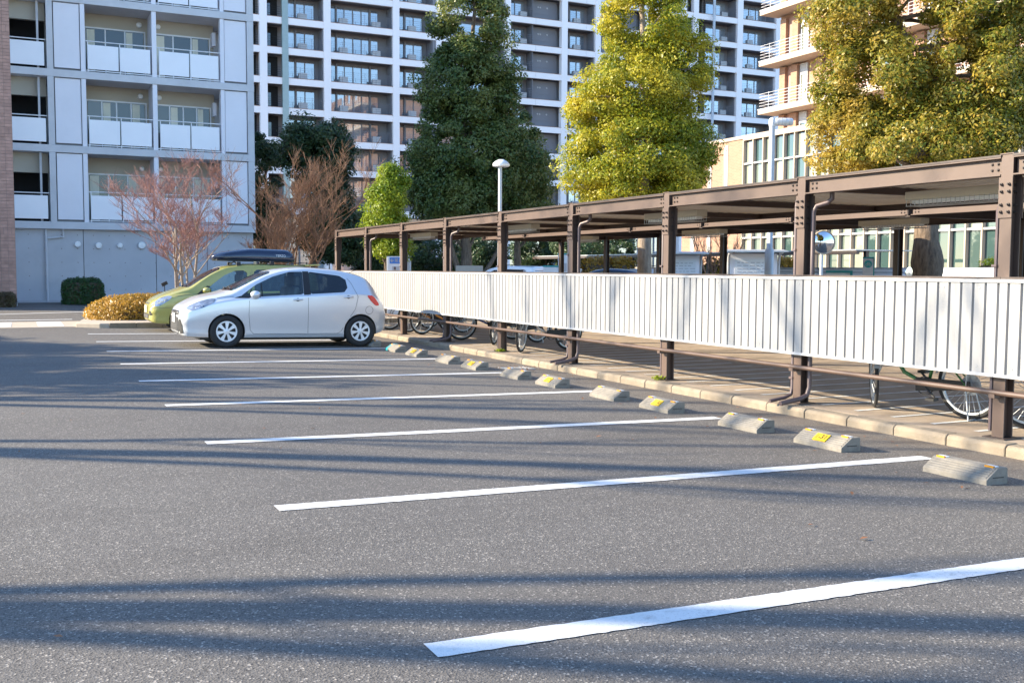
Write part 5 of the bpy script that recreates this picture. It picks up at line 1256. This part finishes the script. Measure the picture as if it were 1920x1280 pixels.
# ================================================================== LAMPS, SIGNS, FAR THINGS
def lamp_post(label, p, h, r0, r1, head):
    t = thing('lamp_post', label, 'lamp post', (p.x, p.y, -.03))
    MB().tube([(0, 0, 0), (0, 0, h * .40), (0, 0, h * .41), (0, 0, h)], [r0, r0, r1, r1], 14).build('pole', M['pole'], t, 50)
    MB().tube([(0, 0, 0), (0, 0, .03)], r0 * 2.0, 14).build('base_plate', M['galv'], t)
    if head == 'disc':
        hd = MB(); hd.lathe([(0, .17), (.07, .165), (.16, .12), (.235, .055), (.245, .02), (.235, -.03), (.20, -.045), (0, -.05)], 28, (.03, 0, h + .05), 'z'); hd.build('lamp_head', M['lampwhite'], t, 50)
        MB().lathe([(.0, -.052), (.17, -.051), (.19, -.046)], 24, (.03, 0, h + .05), 'z').build('lens', M['signgrey'], t)
    else:
        d = Vector((.9, -.43, 0)); hd = MB(); q = [Vector((0, 0, h)) + d * s for s in (.0, .07, .10, .43, .455)]
        hd.tube(q, [.06, .085, .088, .085, .07], 18); hd.build('lamp_head', M['lampwhite'], t, 50)
        sl_ = MB()
        for s in (.12, .20, .28, .36): sl_.tube([Vector((0, 0, h)) + d * s, Vector((0, 0, h)) + d * (s + .01)], .0895, 18)
        sl_.build('head_rings', M['signgrey'], t)
        MB().lathe([(0, .10), (.05, .085), (.075, .04), (.078, -.04), (.07, -.10)], 16, (0, 0, h), 'z').build('head_cap', M['lampwhite'], t, 50)
    return t
p = at(937, 505, 30); lamp_post('white mushroom headed lamp post in front of the dark tree', p, 4.38, .075, .055, 'disc')
p = at(1442, 505, 24); lamp_post('grey lamp post with cylinder head left of the bronze tree', p, 4.75, .10, .065, 'cyl')
p = at(766, 505, 32); t = thing('steel_pole', 'short grey steel pole right of the blue parking sign', 'pole', (p.x, p.y, -.03)); MB().tube([(0, 0, 0), (0, 0, 1.88), (0, 0, 1.9), (0, 0, 2.55)], [.08, .08, .055, .055], 12).build('shaft', M['pole'], t, 50); MB().tube([(0, 0, 0), (0, 0, .03)], .14, 12).build('base_plate', M['galv'], t)

def face_cam(p): return math.atan2(-p.x, p.y) * 0 + math.atan2(p.x, p.y) * -1     # yaw so that local -Y looks at the camera
# parking direction sign
p = at(743, 505, 30); t = thing('parking_sign', 'white pillar sign with blue header and arrow near the shelter end', 'sign', (p.x, p.y, -.03), face_cam(p))
MB().box(-.27, .25, -.02, .16, 0, 1.80).build('pillar', M['signwhite'], t, bevel=.012); MB().box(-.19, .235, -.028, -.021, 1.585, 1.765).build('blue_header', M['signblue'], t)
for body, dx in (('第', .005), ('1', .09), ('P', .17)):
    o = link('lettering', text_mesh(body, .14 if body != '第' else .12, 'lettering', M['trim']), t, (dx, -.030, 1.675), (math.pi / 2, 0, 0))
ar = MB(); ar.prism([(-.175, 1.675), (-.125, 1.725), (-.105, 1.725), (-.14, 1.688), (-.075, 1.688), (-.075, 1.662), (-.14, 1.662), (-.105, 1.625), (-.125, 1.625)], 'y', -.032, -.0285); ar.build('arrow', M['trim'], t)
MB().box(-.12, .14, -.028, -.021, 1.39, 1.51).build('notice', M['signgrey'], t); MB().box(-.07, -.01, -.031, -.0285, 1.405, 1.495).build('notice_mark', M['pipe'], t)
# bicycle park sign
p = at(1628, 505, 21); t = thing('bicycle_sign', 'white pillar sign with teal disc and bicycle symbol under the rear roof', 'sign', (p.x, p.y, -.03), face_cam(p))
MB().box(-.105, .09, -.03, .10, 0, 1.68).build('pillar', mat('sign_lilac', (.56, .55, .60), .4), t, bevel=.006); MB().box(-.107, .105, .0, .115, 1.681, 1.71).build('cap', M['teal'], t); MB().box(.0905, .112, -.031, .11, 0, 1.68).build('edge', M['teal'], t)
MB().lathe([(0, -.036), (.072, -.036), (.074, -.031)], 32, (-.005, 0, 1.575), 'y').build('teal_disc', M['teal'], t)
b = MB()
for cx in (-.035, .027): b.lathe([(.017, -.040), (.023, -.040), (.023, -.037), (.017, -.037)], 20, (cx, 0, 1.558), 'y', closed=True)
for a_, c_ in (((-.035, 1.558), (-.015, 1.595)), ((-.015, 1.595), (.015, 1.595)), ((.015, 1.595), (.027, 1.558)), ((-.015, 1.595), (-.005, 1.558)), ((-.005, 1.558), (.015, 1.595)), ((.015, 1.595), (.010, 1.612)), ((-.015, 1.595), (-.02, 1.61))): b.bar((a_[0], -.038, a_[1]), (c_[0], -.038, c_[1]), .005, .005)
b.build('bicycle_symbol', M['trim'], t)
for q, (w_, z) in enumerate(((.09, 1.455), (.13, 1.415))):
    for k in range(4 + 2 * q): MB().box(-.005 - w_ / 2 + k * w_ / (4 + 2 * q), -.005 - w_ / 2 + (k + .7) * w_ / (4 + 2 * q), -.034, -.031, z, z + (.022 if not q else .012)).build('lettering', M['signgrey'], t)
# convex mirror
p = at(1543, 505, 27); t = thing('convex_mirror', 'round convex traffic mirror on a pole beside the near rain pipe', 'mirror', (p.x, p.y, -.03), face_cam(p) + .35)
MB().tube([(.0, .12, 0), (0, .12, 2.2)], .04, 12).build('pole', M['pole'], t, 50)
MB().lathe([(.0, -.075), (.08, -.070), (.16, -.052), (.22, -.026), (.27, .0)], 40, (0, 0, 2.15), 'y').build('mirror', mat('mirror_face', (.85, .85, .86), .02, metal=1, var=.01), t, 60)
MB().lathe([(.27, -.005), (.295, -.02), (.30, .02), (.2, .06), (0, .07)], 40, (0, 0, 2.15), 'y').build('housing', mat('mirror_rim', (.62, .45, .30), .5), t, 50)

# third shelter, far back, thin dark roof parallel to the first
t = thing('far_shelter', 'distant thin dark roofed shelter on slim posts before the brick hall', 'shelter', (28, 42, -.03))
def PS(b, name, m):
    b.v = [tuple(Vector(q) - Vector((28, 42, -.03))) for q in b.v]; return b.build(name, m, t)
PS(MB().box(27.6, 30.6, 28.5, 58, 2.16, 2.20), 'roof_sheet', M['galv']); PS(MB().box(27.55, 27.68, 28.4, 58, 2.02, 2.158), 'edge_beam', M['brown_d'])
for y in np.arange(28.6, 58, 3.2): PS(MB().box(28.2, 28.34, y, y + .14, 0, 2.155), 'post', M['brown_d'])
# pale planter wall and grey slatted wall
def wall_y(name, label, x, y0, y1, h, m, d=.3, cat='wall'):
    t = thing(name, label, cat, (x, (y0 + y1) / 2, -.03)); L = y1 - y0; k = max(1, int(L / 3))
    for i in range(k): MB().box(0, d, -L / 2 + i * L / k + .006, -L / 2 + (i + 1) * L / k - .006, 0, h).build('wall_panel', m, t)
    return t
wall_y('planter_wall', 'low pale concrete planter wall in front of the orange brick', 36.5, 45.0, 60, 1.62, M['cream'])
t = wall_y('slatted_wall', 'long grey slatted screen wall behind the bicycle sign', 30, 22, 36.5, 1.58, M['signgrey'], .12, 'screen')
b = MB()
for k in range(9): b.box(-.02, -.002, -7.2, 7.2, .22 + k * .15, .30 + k * .15)
b.build('slats', M['panel'], t)
wall_y('white_wall', 'low white wall beyond the shelter left of the teal machine', 26.5, 40.5, 52, 1.50, M['panel'])
# payment kiosks with notice boards
def kiosk(px, r_, label):
    p = at(px, 505, r_); t = thing('notice_kiosk', label, 'kiosk', (p.x, p.y, -.03), face_cam(p) + .15)
    MB().box(-.75, .75, .25, .32, 0, 1.98).build('back_board', M['panel'], t); MB().box(-.60, .60, .235, .249, .95, 1.80).build('notice', M['signwhite'], t)
    b = MB(); rs = random.Random(px)
    for k in range(7):
        x = -.52
        while x < .45:
            w_ = rs.uniform(.06, .2); b.box(x, x + w_, .230, .2345, 1.08 + k * .10, 1.11 + k * .10); x += w_ + .05
    b.build('lettering', M['signgrey'], t)
    MB().prism([(-.55, 2.02), (.40, 2.06), (.40, 2.12), (-.55, 2.06)], 'x', -.95, .95).build('canopy', M['galv'], t)
    for s in (-.80, .80):
        b = MB(); b.tube([(s, .28, 0), (s, .28, 1.6), (s, .22, 1.85), (s, .05, 1.98), (s, -.45, 2.02)], .045, 8); b.build('curved_leg', M['trim'], t, 50)
    return t
kiosk(1275, 38, 'pale notice kiosk with canopy behind the fourth shelter post'); kiosk(1415, 34, 'pale notice kiosk with canopy left of the grey lamp post')
def machine(px, r_, w_, h, label):
    p = at(px, 505, r_); t = thing('ticket_machine', label, 'machine', (p.x, p.y, -.03), face_cam(p)); MB().box(-w_ / 2, w_ / 2, -.15, .15, 0, h).build('cabinet', M['signwhite'], t, bevel=.01)
    MB().box(-w_ / 2 - .02, w_ / 2 + .05, -.16, .16, h + .001, h + .05).build('cap', M['teal'], t); MB().box(w_ / 2 + .001, w_ / 2 + .05, -.16, .16, 0, h).build('edge', M['teal'], t)
    MB().box(-w_ / 2 + .06, w_ / 2 - .06, -.165, -.151, h * .72, h * .86).build('screen', M['signgrey'], t); return t
machine(1056, 34, .34, 1.92, 'tall white machine with teal trim behind the fence in the middle'); machine(1033, 34, .5, 1.52, 'low white cabinet with teal cap beside the tall machine'); machine(1572, 22, .45, 1.40, 'low white cabinet with teal cap left of the bicycle sign')
p = at(880, 510, 42); t = thing('tan_box', 'tan slatted bench box at the foot of the thick trunks', 'box', (p.x, p.y, -.03), face_cam(p)); 
for k in range(5): MB().box(-.55, .55, -.2, .2, .30 + k * .26, .54 + k * .26).build('board', M['cream'], t)
MB().box(-.6, .6, -.18, .18, 0, .29).build('base', M['concrete'], t)
# small flood light on a stake
p = at(309, 560, 33); t = thing('garden_spotlight', 'small black spotlight on a stake above the golden hedge', 'lamp', (p.x, p.y, .1)); MB().tube([(0, 0, 0), (0, 0, .78)], .012, 6).build('stake', M['black'], t); b = MB(); b.bar((-.08, 0, .78), (.08, 0, .86), .10, .10); b.build('head', M['black'], t)
# black railings before the tower
t = thing('metal_railing', 'black metal railing seen under the far end of the shelter roof', 'railing', (20, 66, -.03)); b = MB()
for k in range(3): b.box(-12, 24, -.02, .02, .5 + k * .62, .55 + k * .62)
b.build('rails', M['black'], t)
for k in range(25): MB().box(-12 + k * 1.5 - .03, -12 + k * 1.5 + .03, -.03, .03, 0, 1.85).build('post', M['black'], t)
wall_y('low_wall', 'dark low wall beyond the far end of the shelter', 17.5, 60, 64, .9, M['brown_d'])
# dead leaves and needles on the asphalt
n = 320; X = np.concatenate([RNG.uniform(5.6, 7.28, 260), RNG.uniform(-1, 7.2, 60)]); Y = np.concatenate([RNG.uniform(4, 24, 260), RNG.uniform(3, 22, 60)])
k = 90; X[:k] = 6.85 + RNG.normal(0, .16, k); Y[:k] = 14.05 + RNG.normal(0, .2, k)
Z = np.array([gz(x) for x in X]) + .012; Z[:k] += .008
me = leaf_mesh('dead_leaves', np.stack([X, Y, Z], 1), np.tile([0, 0, 2.2], (n, 1)), .045, mat('dead_leaf', (.20, .085, .035), .8, var=.4, vscale=20), up=1.5)
tag(link('dead_leaves', me), 'scattered brown dead leaves on the asphalt near the kerb', 'leaves', kind='stuff')

for (x, y, lab) in ((7.44, 11.10, 'small yellow green weed tuft at the foot of the third post'), (7.47, 16.0, 'small green weed tuft at the foot of a farther post')):
    t = thing('weed_tuft', lab, 'weed', (x, y, FZ)); n = 70; a = RNG.uniform(0, 6.28, n); r_ = RNG.uniform(0, .09, n)
    link('leaves', leaf_mesh('leaves', np.stack([r_ * np.cos(a), r_ * np.sin(a), RNG.uniform(.01, .05, n)], 1), np.tile([0, 0, .6], (n, 1)), .05, LEAF['lime'], up=.3), t)
